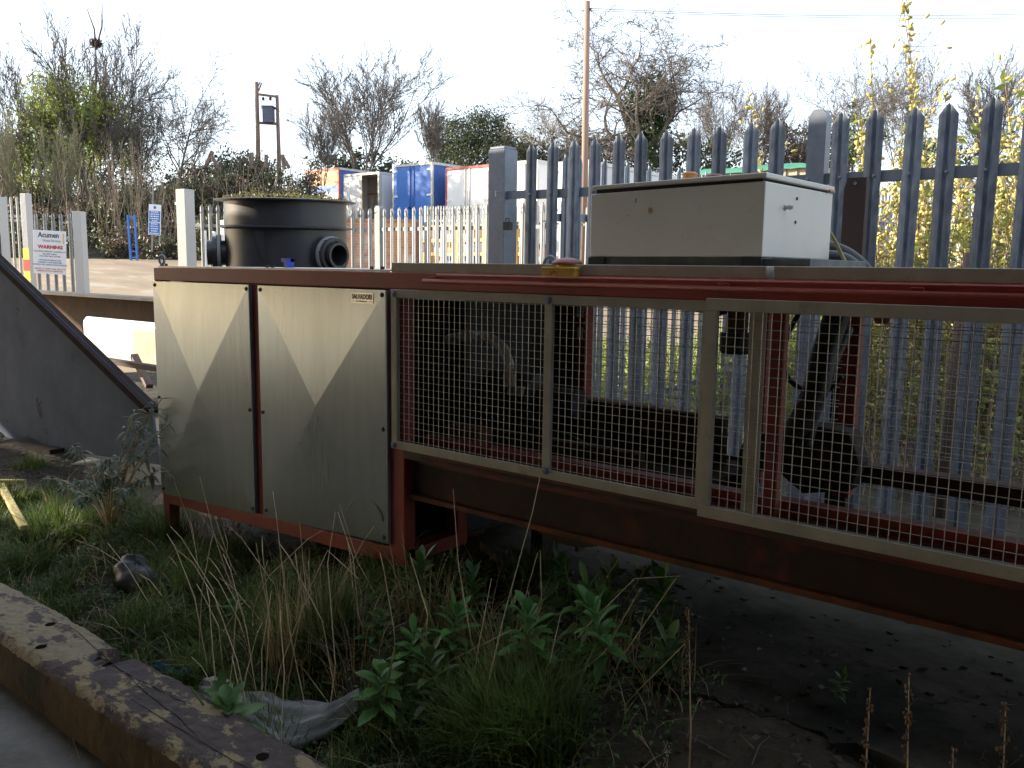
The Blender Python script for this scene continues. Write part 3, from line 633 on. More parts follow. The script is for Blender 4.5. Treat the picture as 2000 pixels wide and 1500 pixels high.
# pale and yellow pieces added in place of sunlit ground patches by the hopper
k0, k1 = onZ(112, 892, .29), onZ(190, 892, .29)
tag(MB().box(k0[0], k1[0]+.1, 2.50, 2.80, .20, .29).build('sun_patch', m_cream, bevel=.008), 'pale slab standing in for sunlit ground under the lower edge of the hopper', 'sun patch')
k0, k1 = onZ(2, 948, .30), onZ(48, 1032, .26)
tag(MB().bar(k0, k1, .042, .03).build('sun_patch', m_ysunpatch, bevel=.006), 'narrow slanting yellow bar standing in for sunlit ground among weeds at the left edge', 'sun patch')
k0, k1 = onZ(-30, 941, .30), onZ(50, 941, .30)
tag(MB().bar(k0, k1, .03, .03).build('sun_patch', m_ysunpatch, bevel=.006), 'level yellow bar standing in for sunlit ground beside the slanting one at the left edge', 'sun patch')

# ------------------------------------------------------------------ palisade fences
def pale_mesh(h, w_=.070, tip=.055, name='pale', mat=None, prong=False):
    xs_ = [-.035, -.022, -.010, -.0035, 0, .0035, .010, .022, .035]
    ysx = [.004, .000, -.001, .011, .013, .011, -.001, .000, .004]
    xs_ = [x*w_/.07 for x in xs_]
    b = MB(); n = len(xs_); zs = [0, h-tip-.06, h-tip-.02]
    top = [h-tip*(abs(x)/.035)*1.0 - (.0) for x in xs_]
    top = [h-tip*min(1, abs(x)/(w_/2)*1.0) for x in xs_]
    V = []
    for off in (0, .003):
        for x, y in zip(xs_, ysx): V.append((x, y+off, 0))
        for x, y, t in zip(xs_, ysx, top): V.append((x, y+off, t))
    Fc = []
    for i in range(n-1): Fc += [(i, i+1, n+i+1, n+i), (2*n+i+1, 2*n+i, 3*n+i, 3*n+i+1), (n+i, n+i+1, 3*n+i+1, 3*n+i)]
    Fc += [(0, n, 3*n, 2*n), (n-1, 3*n-1, 4*n-1, 2*n-1)]
    b.add(V, Fc)
    if prong:
        for s in (-1, 1): b.tube([(s*.026, 0, h-tip-.09), (s*.032, -.02*s, h-tip-.02), (s*.03+.03*s, -.06*s, h-.02)], [.008, .007, .002], 4)
    me = bpy.data.meshes.new(name); me.from_pydata(b.v, [], b.f); me.materials.append(mat); me.update(); return me
def fence(name, label, A, B, ztop, h, mat, postm, group=None, sp=.155, rails=(.28, 1.9), posts=2.75, skip=(), flip=False, postw=.1, prong=False, posth=.0, start=0.0, w_=.07, bolts=False, posts_at=None, cat='fence'):
    A = np.array(A, float); B = np.array(B, float); Ld = np.linalg.norm(B-A); d = (B-A)/Ld; ang = math.atan2(d[1], d[0])+(math.pi if flip else 0)
    zt0, zt1 = ztop if isinstance(ztop, tuple) else (ztop, ztop)
    root = empty(name, (A[0], A[1], zt0-h), label, cat, group)
    me = pale_mesh(h, w_, mat=mat, prong=prong); n = int((Ld-start)/sp)+1
    prs = random.Random(5)
    nn_ = np.array([-d[1], d[0]])
    plist = posts_at if posts_at is not None else [k*posts for k in range(int(Ld/posts)+1)]
    for i in range(n):
        s = start+i*sp
        if any(abs(s-q_) < postw*.5+.035 for q_ in plist): continue
        if i in skip: continue
        o = bpy.data.objects.new('pale', me); C.objects.link(o); o.parent = root
        p = A+d*s; z = zt0+(zt1-zt0)*s/Ld
        o.location = (p[0]-A[0], p[1]-A[1], z-zt0+prs.uniform(-.006, .006)); o.rotation_euler = (0, prs.uniform(-.006, .006), ang)
    s_ = -1 if flip else 1
    for rz_ in rails:
        b = MB((A[0], A[1], zt0-h)); off = nn_*.022*s_
        a = (A[0]+off[0], A[1]+off[1], zt0-h+rz_); c = (B[0]+off[0], B[1]+off[1], zt1-h+rz_)
        b.bar(a, c, .008, .05)
        off2 = nn_*.042*s_; b.bar((A[0]+off2[0], A[1]+off2[1], zt0-h+rz_-.022), (B[0]+off2[0], B[1]+off2[1], zt1-h+rz_-.022), .04, .006)
        b.build('rail', postm, root)
    for s in plist:
        p = A+d*s; z = zt0+(zt1-zt0)*s/Ld; b = MB((A[0], A[1], zt0-h)); zz = z+posth; w2 = postw/2
        c = [np.array([p[0], p[1]])+d*e*w2+nn_*s_*g for e, g in ((-1, .0), (1, .0), (1, postw*.8), (-1, postw*.8))]
        b.add([(k[0], k[1], z-h-.1) for k in c]+[(k[0], k[1], zz-.03) for k in c]+[tuple((c[0]*.75+c[1]*.25))+(zz,), tuple((c[0]*.25+c[1]*.75))+(zz,), tuple((c[3]*.25+c[2]*.75))+(zz,), tuple((c[3]*.75+c[2]*.25))+(zz,)],
              [(3, 2, 1, 0), (0, 1, 5, 4), (1, 2, 6, 5), (2, 3, 7, 6), (3, 0, 4, 7), (4, 5, 9, 8), (5, 6, 10, 9), (6, 7, 11, 10), (7, 4, 8, 11), (8, 9, 10, 11)])
        b.build('post', postm, root)
    if bolts:
        for i in range(n):
            s = start+i*sp; p = A+d*s
            b = MB((A[0], A[1], zt0-h)); b.lathe([(.008, 0), (.007, .005), (0, .007)], (p[0]+.002, p[1]-.001, zt0-h+rails[-1]), 8, axis=(0, -1, 0)); b.build('bolt', postm, root)
    return root
xP = float(onY(1598, 215, 4.25)[0])
XA = float(onY(1039, 300, 4.25)[0])
fence('palisade_fence', 'near blue grey palisade fence standing in shade behind the machine', (XA-.012, 4.25), (2.3, 4.25), 2.405, 2.2, m_galv, m_galvp, sp=.1552, rails=(.45, 1.893), posts_at=[xP-(XA-.012)], postw=.088, posth=.02, bolts=True, w_=.080)
gp = onY(972, 300, 4.25)
# gate post and the leaf that runs back from it
g = empty('gate_post', (gp[0], 4.28, .3), 'wide dark steel gate post beside the padlocked fence end', 'post')
b = MB((gp[0], 4.28, .3)); b.box(gp[0]-.066, gp[0]+.066, 4.24, 4.37, .3, 2.385); b.box(gp[0]-.060, gp[0]+.060, 4.246, 4.364, 2.385, 2.402); b.build('shaft', m_galvp, g, bevel=.004)
b = MB((gp[0], 4.28, .3)); p = onY(974, 378, 4.23); b.tube([(p[0], 4.24, p[2]+.012), (p[0], 4.20, p[2]+.012), (p[0], 4.20, p[2]-.02)], .004, 6); b.build('hook', m_alu, g)
b = MB((gp[0], 4.28, .3)); p = onY(993, 440, 4.22); b.box(p[0]-.02, p[0]+.022, 4.19, 4.235, p[2]-.03, p[2]+.02); b.tube([(p[0]-.014, 4.21, p[2]+.02), (p[0]-.014, 4.21, p[2]+.04), (p[0]+.014, 4.21, p[2]+.04), (p[0]+.014, 4.21, p[2]+.02)], .004, 6); b.build('padlock', m_dark, g, bevel=.004)
b = MB((gp[0], 4.28, .3)); b.box(gp[0]+.066, XA, 4.262, 4.27, 2.075, 2.125); b.build('rail_stub', m_galvp, g)
fence('palisade_fence', 'palisade fence running away from the dark gate post towards the trailers', (gp[0]+.27, 4.45), (gp[0]+.27, 13.5), (2.37, 2.75), 2.2, m_galv, m_galvp, sp=.155, rails=(.45, 1.80), posts_at=[2.8, 5.6, 8.4], postw=.08, flip=False)
# middle sunlit fence
P1 = (-9.80, 9.0)
fence('palisade_fence', 'sunlit grey palisade fence between the black tank and the dark gate post', (P1[0], P1[1]), (-6.2, 9.0), (2.52, 2.50), 2.1, m_galvfar, m_galvfar, rails=(.3, 1.78), posts_at=[0, 2.9], postw=.11, posth=.03, prong=True)
pa = dep(377, 400, 14.3)
fence('palisade_fence', 'grey palisade fence section behind the black tank by the white post', (pa[0], pa[1]), (P1[0]-.1, P1[1]), (2.62, 2.52), 2.2, m_galvfar, m_galvfar, rails=(.35, 1.86), posts_at=[], prong=True, start=.16)
# far fence behind it
A_ = dep(830, 402, 24); B_ = dep(962, 398, 21)
fence('palisade_fence', 'far palisade fence in front of the storage racks', (A_[0], A_[1]), (B_[0], B_[1]), (A_[2], B_[2]), 2.2, m_galvfar, m_galvfar, rails=(.3, 1.8), posts_at=[0], prong=True)
A_ = dep(985, 400, 20); B_ = dep(1420, 405, 17)
fence('palisade_fence', 'far palisade fence seen between the near palings below the trailers', (A_[0], A_[1]), (B_[0], B_[1]), (A_[2], B_[2]), 2.2, m_galvfar, m_galvfar, rails=(.3, 1.8), posts_at=[0, 5])
A_ = dep(1700, 398, 13.5); B_ = dep(2060, 380, 15.5)
fence('palisade_fence', 'pale sunlit palisade fence beyond the yellow catkin shrub', (A_[0], A_[1]), (B_[0], B_[1]), (A_[2], B_[2]), 2.2, m_galvfar, m_galvfar, rails=(.3, 1.7), posts_at=[2])

# tall white post right of the opening
def sq_post(name, px, pytop, D, w_, mat, label, ang, cap=False, zb=None, parent=None):
    p = dep(px, pytop, D); z = zb if zb is not None else gz(p[0], p[1])-.1
    r = empty(name, (p[0], p[1], z), label, 'post', rz=ang)
    b = MB(); b.box(-w_/2, w_/2, -w_/2, w_/2, 0, p[2]-z); b.build('shaft', mat, r, bevel=.008); return r, p
r, p = sq_post('gate_post', 361, 370, 14.0, .20, m_postw, 'tall white square post at the right of the yard entrance', R(12))
b = MB(); b.box(-.20, -.10, -.03, .03, p[2]-r.location.z-.235, p[2]-r.location.z-.195); b.build('hinge_pin', m_white, r)
for k, (px_, h_) in enumerate([(396, 450), (414, 452), (433, 430)]):
    pp = dep(px_, h_, 15.2); b = MB(); b.box(pp[0]-.05, pp[0]+.05, pp[1], pp[1]+.04, .9, pp[2])
    tag(b.build('white_board', m_white), ['first white board left of the black tank behind the palings', 'middle white board behind the palings left of the black tank', 'white board nearest the black tank behind the palings'][k], 'board')

# left gate
GD = 16.0
gl = dep(62, 415, GD); gr = dep(142, 415, GD)
gt = fence('palisade_gate', 'open palisade gate leaf carrying the white warning sign', (gl[0], gl[1]), (gr[0], gr[1]), (gl[2], gr[2]), 2.25, m_galvfar, m_galvfar, rails=(.25, 1.78), posts_at=[], prong=True, cat='gate', start=.06)
p = dep(154, 413, GD); b = MB((gl[0], gl[1], gl[2]-2.25)); dgate = (gr-gl)/np.linalg.norm(gr-gl)
b.bar((p[0], p[1], p[2]-2.4), (p[0], p[1], p[2]), .2, .16, upv=(dgate[0], dgate[1], 0)); b.build('end_post', m_postw, gt, bevel=.006)
r, p = sq_post('gate_post', 50, 378, 16.6, .14, m_postw, 'white post at the hinge of the signed gate with hazard tape', R(20))
for k in range(4):
    z = dep(53, 485+22*k, 16.6)[2]-r.location.z; b = MB(); b.box(-.076, .076, -.076, -.071, z-.215, z); b.box(-.076, -.071, -.071, .076, z-.215, z); b.build('hazard_tape', m_taper if k % 2 == 1 else m_tapey, r)
A_ = dep(-60, 380, 17.5); B_ = dep(45, 382, 17)
fence('palisade_gate', 'left gate leaf of tall palings at the edge of view', (A_[0], A_[1]), (B_[0], B_[1]), (A_[2], B_[2]), 2.5, m_galvfar, m_postw, rails=(.25, 2.02, 2.1), posts_at=[], cat='gate', sp=.07*2)
A_ = dep(-10, 430, 15.5)
r, p = sq_post('gate_post', -4, 385, 15.2, .18, m_postw, 'white post cut by the left edge of view', R(10))
b = MB(); b.box(.115, .15, -.12, -.09, 1.0, p[2]-r.location.z-.62); b.build('drop_bolt', m_dark, r)
# warning sign
SD = GD-.12
tlp = dep(61, 450, SD); trp = dep(125, 453, SD); blp = dep(66, 535, SD)
Wd = float(np.linalg.norm((trp-tlp)[:2])); Hd = float(tlp[2]-blp[2]); sa = math.atan2(trp[1]-tlp[1], trp[0]-tlp[0])
sg = empty('warning_sign', ((tlp[0]+trp[0])/2, (tlp[1]+trp[1])/2, blp[2]), 'white warning sign with grey heading and red warning word on the gate', 'sign', rz=sa)
sg.rotation_euler = (0, R(2.5), sa)
b = MB(); b.box(-Wd/2, Wd/2, 0, .012, 0, Hd); b.build('board', m_sign, sg, bevel=.004)
Hs = Hd; Ws = Wd
def st_(body, size, zf, mat, xc=0, sx=1, bold=0): return text(body, size*Hs, mat, sg, (xc*Ws, -.003, zf*Hs), (R(90), 0, 0), sx=sx, bold=bold)
st_('Acumen', .165, .845, m_grey, -.03, .88, .003); st_('Waste Services', .085, .745, m_lgrey, .06, .80)
st_('WARNING', .105, .59, m_rink, .02, 1.12, .004)
st_('YOU MUST IDENTIFY YOURSELF AT', .046, .505, m_grey, 0, 1.02); st_('SECURITY BOX', .046, .447, m_grey, 0, 1.05); st_('YOU MAY NOT ENTER', .046, .395, m_grey, 0, 1.05)
st_('VISITORS ENTERING SITE', .046, .305, m_bink, 0, 1.0); st_('CONSENT TO BE SEARCHED', .046, .253, m_bink, 0, .95); st_('BETWEEN THE  DESIGNATED ENTRANCE', .046, .20, m_bink, 0, .95)
st_('FAILURE TO COMPLY WILL RESULT IN', .044, .105, m_rink, 0, .95); st_('IMMEDIATE POLICE RESPONSE', .044, .055, m_rink, 0, 1.0)
b = MB(); b.box(.40*Ws, .435*Ws, -.004, -.001, .72*Hs, .945*Hs); b.build('yellow_bar', m_yink, sg)
# blue sign on posts
BD = 27.0; tlp = dep(287, 399, BD); trp = dep(311, 400, BD); blp = dep(291, 459, BD); Wd = float(np.linalg.norm((trp-tlp)[:2])); Hd = float(tlp[2]-blp[2]); sa = math.atan2(trp[1]-tlp[1], trp[0]-tlp[0])
s2 = empty('blue_notice_sign', ((tlp[0]+trp[0])/2, (tlp[1]+trp[1])/2, blp[2]), 'blue and white notice board on thin posts before the bank', 'sign', rz=sa)
s2.rotation_euler = (0, R(3.5), sa)
b = MB(); b.box(-Wd/2, Wd/2, 0, .02, 0, Hd); b.build('board', m_sign, s2)
b = MB(); b.box(-Wd*.44, Wd*.44, -.006, -.002, Hd*.02, Hd*.40); b.build('blue_panel', m_sblue, s2)
b = MB(); b.box(-Wd*.44, Wd*.44, -.006, -.002, Hd*.43, Hd*.79); b.build('blue_panel', m_sblue, s2)
b = MB(); b.lathe([(0, .001), (.04, .001), (.045, 0)][::-1], (0, -.002, Hd*.90), 14, axis=(0, -1, 0)); b.build('round_emblem', m_sblue, s2)
b = MB(); rr = random.Random(2)
for z0_, z1_ in ((.02, .40), (.43, .79)):
    for k in range(5):
        zc = (z0_+(z1_-z0_)*(k+.5)/5)*Hd; hw = Wd*rr.uniform(.22, .38); x = -hw
        while x < hw:
            l_ = rr.uniform(.02, .055); b.box(x, min(hw, x+l_), -.010, -.0065, zc-.017, zc+.017); x += l_+.014
b.build('white_lettering', m_sign, s2)
b = MB(); b.box(-.10, -.06, .021, .05, -Hd*.55, Hd*1.9); b.build('support_post', m_galvfar, s2)
MB().box(.13, .16, .021, .05, -Hd*.3, Hd*.5).build('support_post', m_galvfar, s2)
# blue tree guard
tg = dep(258, 420, 27.5); tgr = empty('blue_tree_guard', (tg[0], tg[1], gz(tg[0], tg[1])), 'bright blue upright frame standing at the foot of the bank', 'guard')
hg = tg[2]-gz(tg[0], tg[1])
b = MB(); 
for dx in (-.105, .105): b.bar((r0[0]*dx, r0[1]*dx, 0), (r0[0]*dx*1.0-r0[0]*.03, r0[1]*dx-r0[1]*.03, hg), .085, .05)
b.build('upright', m_blue, tgr)
b = MB()
for z in (hg*.96, hg*.2, hg*.06): b.bar((-r0[0]*.1, -r0[1]*.1, z), (r0[0]*.1, r0[1]*.1, z), .03, .04)
b.build('crossbar', m_blue, tgr)

# ------------------------------------------------------------------ black tank
tk = empty('black_tank', (-7.02, 5.27, .45), 'round black plastic tank with side nozzles and mossy rim', 'tank')
tk.rotation_euler = (R(1.2), R(1.3), 0)
Rb = .575; ztk = 2.262-.45
b = MB(); b.lathe([(Rb, 0), (Rb, ztk-.02), (Rb-.03, ztk-.02), (Rb-.03, ztk-.5), (0, ztk-.5)], (0, 0, 0), 64); b.build('shell', m_plast, tk, smooth=False)
for f_ in tk.children: 
    f_.data.polygons.foreach_set('use_smooth', [True]*len(f_.data.polygons)); md = f_.modifiers.new('e', 'EDGE_SPLIT'); md.split_angle = R(40)
b = MB(); b.lathe([(Rb, ztk-.02), (Rb+.085, ztk-.012), (Rb+.088, ztk), (Rb+.03, ztk+.006), (Rb-.04, ztk+.004), (Rb-.04, ztk-.02)], (0, 0, 0), 64)
o = b.build('rim', m_plast, tk); 
zr = ztk-.255
b = MB(); b.lathe([(Rb, zr-.02), (Rb+.055, zr-.004), (Rb+.056, zr+.006), (Rb, zr+.016)], (0, 0, 0), 64); b.build('rib', m_plast, tk)
# lug
toc = Vector((-tk.location.x, -tk.location.y, 0)).normalized(); sidev = Vector((r0[0], r0[1], 0))
lc = toc*(Rb+.002)*.95-sidev*.28
def lp(s, z, o_=.0): v = lc+sidev*s+toc*o_; return (v.x, v.y, z)
b = MB(); b.prism([lp(-.03, zr+.03), lp(.0, zr+.05), lp(.035, zr+.03), lp(.07, zr-.02), lp(.09, zr-.31), lp(.05, zr-.29), lp(.0, zr-.14), lp(-.02, zr-.02)][::-1], tuple(toc*.05)); b.build('lifting_lug', m_plast, tk)
def nozzle(ang_deg, z, l_, nm):
    d = Vector((r0[0]*math.cos(R(ang_deg))+fh[0]*math.sin(R(ang_deg)), r0[1]*math.cos(R(ang_deg))+fh[1]*math.sin(R(ang_deg)), 0))
    c = d*(Rb-.05)
    b = MB(); b.lathe([(.118, 0), (.118, l_+.11), (.095, l_+.11), (.095, 0)], (c.x, c.y, z), 36, axis=tuple(d)); o = b.build('nozzle', m_plast, tk, smooth=False)
    b = MB(); b.lathe([(.13, l_-.015), (.175, l_-.015), (.175, l_+.015), (.13, l_+.015)], (c.x, c.y, z), 36, axis=tuple(d)); fl = b.build('flange_ring', m_galvfar, o)
    b = MB(); b.lathe([(.13, l_+.02), (.16, l_+.02), (.16, l_+.06), (.13, l_+.06)], (c.x, c.y, z), 36, axis=tuple(d)); b.build('stub_flange', m_plast, o)
    e1 = d.cross(Vector((0, 0, 1))); e2 = Vector((0, 0, 1)); b = MB()
    for k in range(8):
        t = k*math.pi/4+.2; v = c+d*(l_+.014)+(e1*math.cos(t)+e2*math.sin(t))*.155
        b.lathe([(.012, 0), (.012, .012), (0, .012)], (v.x, v.y, z+(v.z)), 6, axis=tuple(d))
    b.build('bolt', m_dark, o)
nozzle(-38, 1.31, .13, '')
nozzle(196, 1.31, .10, '')
# moss and weeds growing on top
def quads(C_, size, rngl, flat=None, aspect=1.6):
    n = len(C_); a = rngl.normal(size=(n, 3)); a /= np.linalg.norm(a, axis=1)[:, None]; t = rngl.normal(size=(n, 3)); b_ = np.cross(a, t); b_ /= np.linalg.norm(b_, axis=1)[:, None]
    if flat is not None: a[:, 2] *= flat; a /= np.linalg.norm(a, axis=1)[:, None]; b_ = np.cross(a, t); b_ /= np.linalg.norm(b_, axis=1)[:, None]
    s = (size*rngl.uniform(.6, 1.4, n))[:, None]; nr = np.cross(a, b_)*s*.25
    V = np.empty((n, 4, 3)); V[:, 0] = C_-a*s*aspect*.5; V[:, 1] = C_+b_*s*.42+nr; V[:, 2] = C_+a*s*aspect*.5; V[:, 3] = C_-b_*s*.42+nr
    return V.reshape(-1, 3), np.arange(4*n).reshape(n, 4)
tA = np.array([tk.location.x, tk.location.y, 0])
n = 2600; ang = rng.uniform(0, 6.283, n); rad = np.sqrt(rng.uniform(0, 1, n))*(Rb+.02); cen = np.stack([tA[0]+rad*np.cos(ang), tA[1]+rad*np.sin(ang), 2.262+np.abs(rng.normal(0, .016, n))], 1)
bump_ = [(-.30, .05, .10), (-.1, .1, .06), (.02, .2, .09), (.3, .1, .02)]
for (sx_, dy_, h_) in bump_:
    c0 = tA+r0*sx_+fh*dy_; m_ = 260; cen = np.vstack([cen, np.stack([c0[0]+rng.normal(0, .05, m_), c0[1]+rng.normal(0, .05, m_), 2.27+np.abs(rng.normal(0, h_*.55, m_))], 1)])
V, Fq = quads(cen, .018, rng); tag(npmesh('moss', V, Fq, leafm('moss', (.22, .19, .06), (.10, .10, .04), .3, sc=8)), 'moss and small weeds growing over the top of the black tank', 'moss', kind='stuff')

# ------------------------------------------------------------------ lorry bodies
def lorry(pxl, pxr, pyt, Yd, length, doorm, sidem, trimm, label, zbase=None, hb=2.55, open_=False, kind=''):
    a = onY(pxl, pyt, Yd); c = onY(pxr, pyt, Yd); x0_, x1_ = a[0], c[0]; zt_ = a[2]; z0_ = zt_-hb
    gzz = gz((x0_+x1_)/2, Yd)
    root = empty('lorry_body', ((x0_+x1_)/2, Yd, gzz), label, 'trailer')
    OO = ((x0_+x1_)/2, Yd, gzz)
    def q_(nm, fn, mt, par=root, bevel=0): b = MB(OO); fn(b); return b.build(nm, mt, par, bevel=bevel)
    t = .06
    q_('side_wall', lambda b: b.box(x1_-t, x1_, Yd+.05, Yd+length, z0_, zt_-.08), sidem)
    q_('side_wall', lambda b: b.box(x0_, x0_+t, Yd+.05, Yd+length, z0_, zt_-.08), sidem)
    q_('roof', lambda b: b.box(x0_, x1_, Yd+.05, Yd+length, zt_-.08, zt_-.03), m_alu)
    q_('floor', lambda b: b.box(x0_, x1_, Yd, Yd+length, z0_-.12, z0_), m_dark)
    q_('front_wall', lambda b: b.box(x0_+t, x1_-t, Yd+length-.05, Yd+length-.01, z0_, zt_-.08), m_whites)
    q_('top_trim', lambda b: b.box(x1_-.02, x1_+.03, Yd, Yd+length, zt_-.10, zt_), m_alu)
    def fr(b):
        b.box(x0_-.02, x1_+.02, Yd-.04, Yd+.05, zt_-.10, zt_); b.box(x0_-.02, x1_+.02, Yd-.04, Yd+.05, z0_-.10, z0_)
        b.box(x0_-.02, x0_+.07, Yd-.04, Yd+.05, z0_, zt_-.10); b.box(x1_-.07, x1_+.02, Yd-.04, Yd+.05, z0_, zt_-.10)
    q_('rear_frame', fr, trimm)
    xm = (x0_+x1_)/2
    if kind == 'roller':
        q_('roller_shutter', lambda b: b.box(x0_+.07, x1_-.07, Yd-.02, Yd+.03, zt_-.80, zt_-.10), m_org)
        q_('blue_band', lambda b: b.box(x0_+.07, x1_-.07, Yd-.025, Yd+.03, zt_-1.12, zt_-.80), m_blue)
        q_('tail_board', lambda b: b.box(x0_+.07, x1_-.07, Yd-.03, Yd+.03, z0_, zt_-1.12), doorm)
        b_ = q_('hazard_mark', lambda b: b.box(x1_-.42, x1_-.22, Yd-.036, Yd-.031, zt_-2.1, zt_-1.9), m_org)
    elif open_:
        d_ = q_('door', lambda b: b.box(x0_+.07, xm-.02, Yd-.03, Yd+.02, z0_, zt_-.12), doorm)
        q_('door_edge', lambda b: b.box(xm-.10, xm+.05, Yd-.05, Yd-.032, z0_, zt_-.12), m_alu, d_)
        q_('lock_box', lambda b: b.box(xm-.14, xm-.02, Yd-.08, Yd-.05, zt_-1.9, zt_-1.6), m_dark, d_)
        q_('inner_wall', lambda b: b.box(x0_+t, x1_-t, Yd+1.3, Yd+1.34, z0_, zt_-.08), M('plywood_lining', (.50, .44, .36), .7))
        q_('red_stripe', lambda b: b.box(x0_+t, x1_-t, Yd+1.28, Yd+1.298, zt_-.80, zt_-.74), m_rede)
        q_('door', lambda b: b.box(x1_+.03, x1_+.07, Yd+.1, Yd+1.25, z0_, zt_-.12), m_whites)
    else:
        for k, (u0_, u1_) in enumerate([(x0_+.07, xm-.012), (xm+.012, x1_-.07)]):
            d_ = q_('door', lambda b: b.box(u0_, u1_, Yd-.03, Yd+.02, z0_, zt_-.12), doorm)
            xe = u1_-.10 if k == 0 else u0_+.10
            q_('locking_bar', lambda b: b.box(xe-.02, xe+.02, Yd-.065, Yd-.035, z0_-.05, zt_-.10), m_blued if doorm is m_blue else m_alu, d_)
            q_('handle', lambda b: b.box(xe-.05, xe+.05, Yd-.09, Yd-.066, zt_-1.85, zt_-1.76), m_dark, d_)
            xh = u0_ if k == 0 else u1_
            q_('hinge', lambda b: [b.box(xh-.10 if k else xh, xh if k else xh+.22 if False else xh+.10*(1-k)+0, Yd-.055, Yd-.031, z, z+.08) if False else b.box(min(xh, xh+(.22 if k == 0 else -.22)), max(xh, xh+(.22 if k == 0 else -.22)), Yd-.055, Yd-.031, z, z+.08) for z in (zt_-.32, zt_-1.35, z0_+.2)], m_white, d_)
    # chassis and wheels
    q_('chassis', lambda b: (b.box(xm-.5, xm-.38, Yd+.1, Yd+length, z0_-.38, z0_-.13), b.box(xm+.38, xm+.5, Yd+.1, Yd+length, z0_-.38, z0_-.13), b.box(x0_+.1, x1_-.1, Yd+.02, Yd+.12, z0_-.5, z0_-.38)), m_rede)
    for yy in (1.6, 2.9):
        for xx in (x0_+.2, x1_-.2):
            wd = q_('wheel', lambda b: b.lathe([(0, -.13), (.28, -.13), (.45, -.12), (.48, -.08), (.48, .08), (.45, .12), (.28, .13), (0, .13)], (xx, Yd+yy, gzz+.48), 20, axis=(1, 0, 0)), m_black)
    return root
YL = 26.0
lorry(598, 662, 333, YL+1, 8, m_white, m_blued, m_rede, 'lorry body with orange shutter and blue band, leftmost of the row', kind='roller')
lorry(673, 741, 341, YL, 6, m_white, m_whites, m_alu, 'white lorry body with one rear door standing open', open_=True)
lorry(768, 845, 323, YL, 7, m_blue, m_blued, m_alu, 'lorry body with bright blue double doors')
lorry(872, 958, 328, YL, 7, m_white, m_whites, m_rede, 'white lorry body with red edged double doors')
lorry(1013, 1051, 315, YL-4, 12, m_white, m_whites, m_alu, 'narrow white lorry body glimpsed right of the dark gate post', hb=2.6)
lorry(1075, 1150, 318, YL-6, 12, m_white, m_whites, m_alu, 'white box lorry body with long grey side behind the near palings', hb=2.6)

# brick wall in front of the lorries
bw0 = dep(683, 425, 24); bw1 = dep(808, 424, 24); gzw = gz(bw0[0], bw0[1])
dw = (bw1-bw0)[:2]; Lw = float(np.linalg.norm(dw)); aw = math.atan2(dw[1], dw[0])
bwr = empty('brick_wall', (bw0[0], bw0[1], gzw-.2), 'short red brick wall patched with pale render behind the palings', 'wall', rz=aw)
b = MB(); b.box(-.6, Lw, 0, .33, 0, bw0[2]-gzw+.1); b.build('brickwork', mb, bwr)
b = MB(); x = -.6
while x < Lw: b.box(x+.004, x+.105, -.02, .35, bw0[2]-gzw+.1, bw0[2]-gzw+.175+random.uniform(-.006, .006)); x += .112
b.build('coping', M('coping_brick', (.42, .24, .15), .9), bwr)
b = MB(); b.box(Lw, Lw+.12, -.01, .34, 0, bw0[2]-gzw+.12); b.build('end_pier', M('pier_brick', (.24, .12, .08), .9), bwr)
# storage racks
rk0 = dep(815, 460, 27); rk1 = dep(1040, 460, 24)
rr0 = empty('storage_rack', (rk0[0], rk0[1], gz(rk0[0], rk0[1])), 'yellow and orange storage racking with blue crates beyond the far fence', 'rack')
dv = (rk1-rk0); dv[2] = 0; Lr_ = np.linalg.norm(dv); dv /= Lr_
for k in range(9):
    p = dv*Lr_*k/8; b = MB(); b.box(p[0]-.05, p[0]+.05, p[1]-.05, p[1]+.05, 0, 1.25); b.build('upright', m_yel if k % 2 else m_blued, rr0)
for z in (.35, .75, 1.15): b = MB(); b.bar((0, 0, z), tuple(dv*Lr_+np.array([0, 0, z])), .06, .10); b.build('beam', m_org, rr0)
b = MB(); rr = random.Random(4)
for k in range(26):
    p = dv*Lr_*rr.random()+fh*.3; z = rr.choice((.05, .42, .82)); MB().box(p[0]-.2, p[0]+.15, p[1], p[1]+.3, z, z+.26).build('crate', [m_blued, m_dark, m_whites, m_yel][rr.randrange(4)], rr0)
# site hut with green roof
h0 = dep(1372, 333, 24); h1 = dep(1600, 347, 22); hr = empty('site_hut', (h0[0], h0[1], gz(h0[0], h0[1])), 'cream site hut under a green tarpaulin behind the white box', 'hut')
dv = h1-h0; hz = h0[2]-hr.location.z; dv2 = np.array([dv[0], dv[1], 0]); Lh = np.linalg.norm(dv2); dv2 /= Lh; pv = np.array([-dv2[1], dv2[0], 0])
b = MB(); b.prism([(0, 0, 0), tuple(dv2*Lh), tuple(dv2*Lh+pv*2.4), tuple(pv*2.4)], (0, 0, hz-.06)); b.build('wall', m_cream, hr)
b = MB()
for k in range(12): p = dv2*(Lh*k/11); b.box(p[0]-.02, p[0]+.02, p[1]-.035, p[1]-.002, 0, hz-.08)
b.build('batten', m_cream, hr)
b = MB(); V = []; nx = 14
for i in range(nx+1):
    for j, (o_, zz) in enumerate([(-.15, -.12), (-.12, .0), (1.2, .16), (2.5, .0)]):
        p = dv2*(Lh*i/nx*1.04-.1)+pv*o_; V.append((p[0], p[1], hz+zz+random.uniform(-.03, .03)))
b.add(V, [(i*4+j, (i+1)*4+j, (i+1)*4+j+1, i*4+j+1) for i in range(nx) for j in range(3)]); b.build('tarpaulin', m_green, hr, smooth=True)

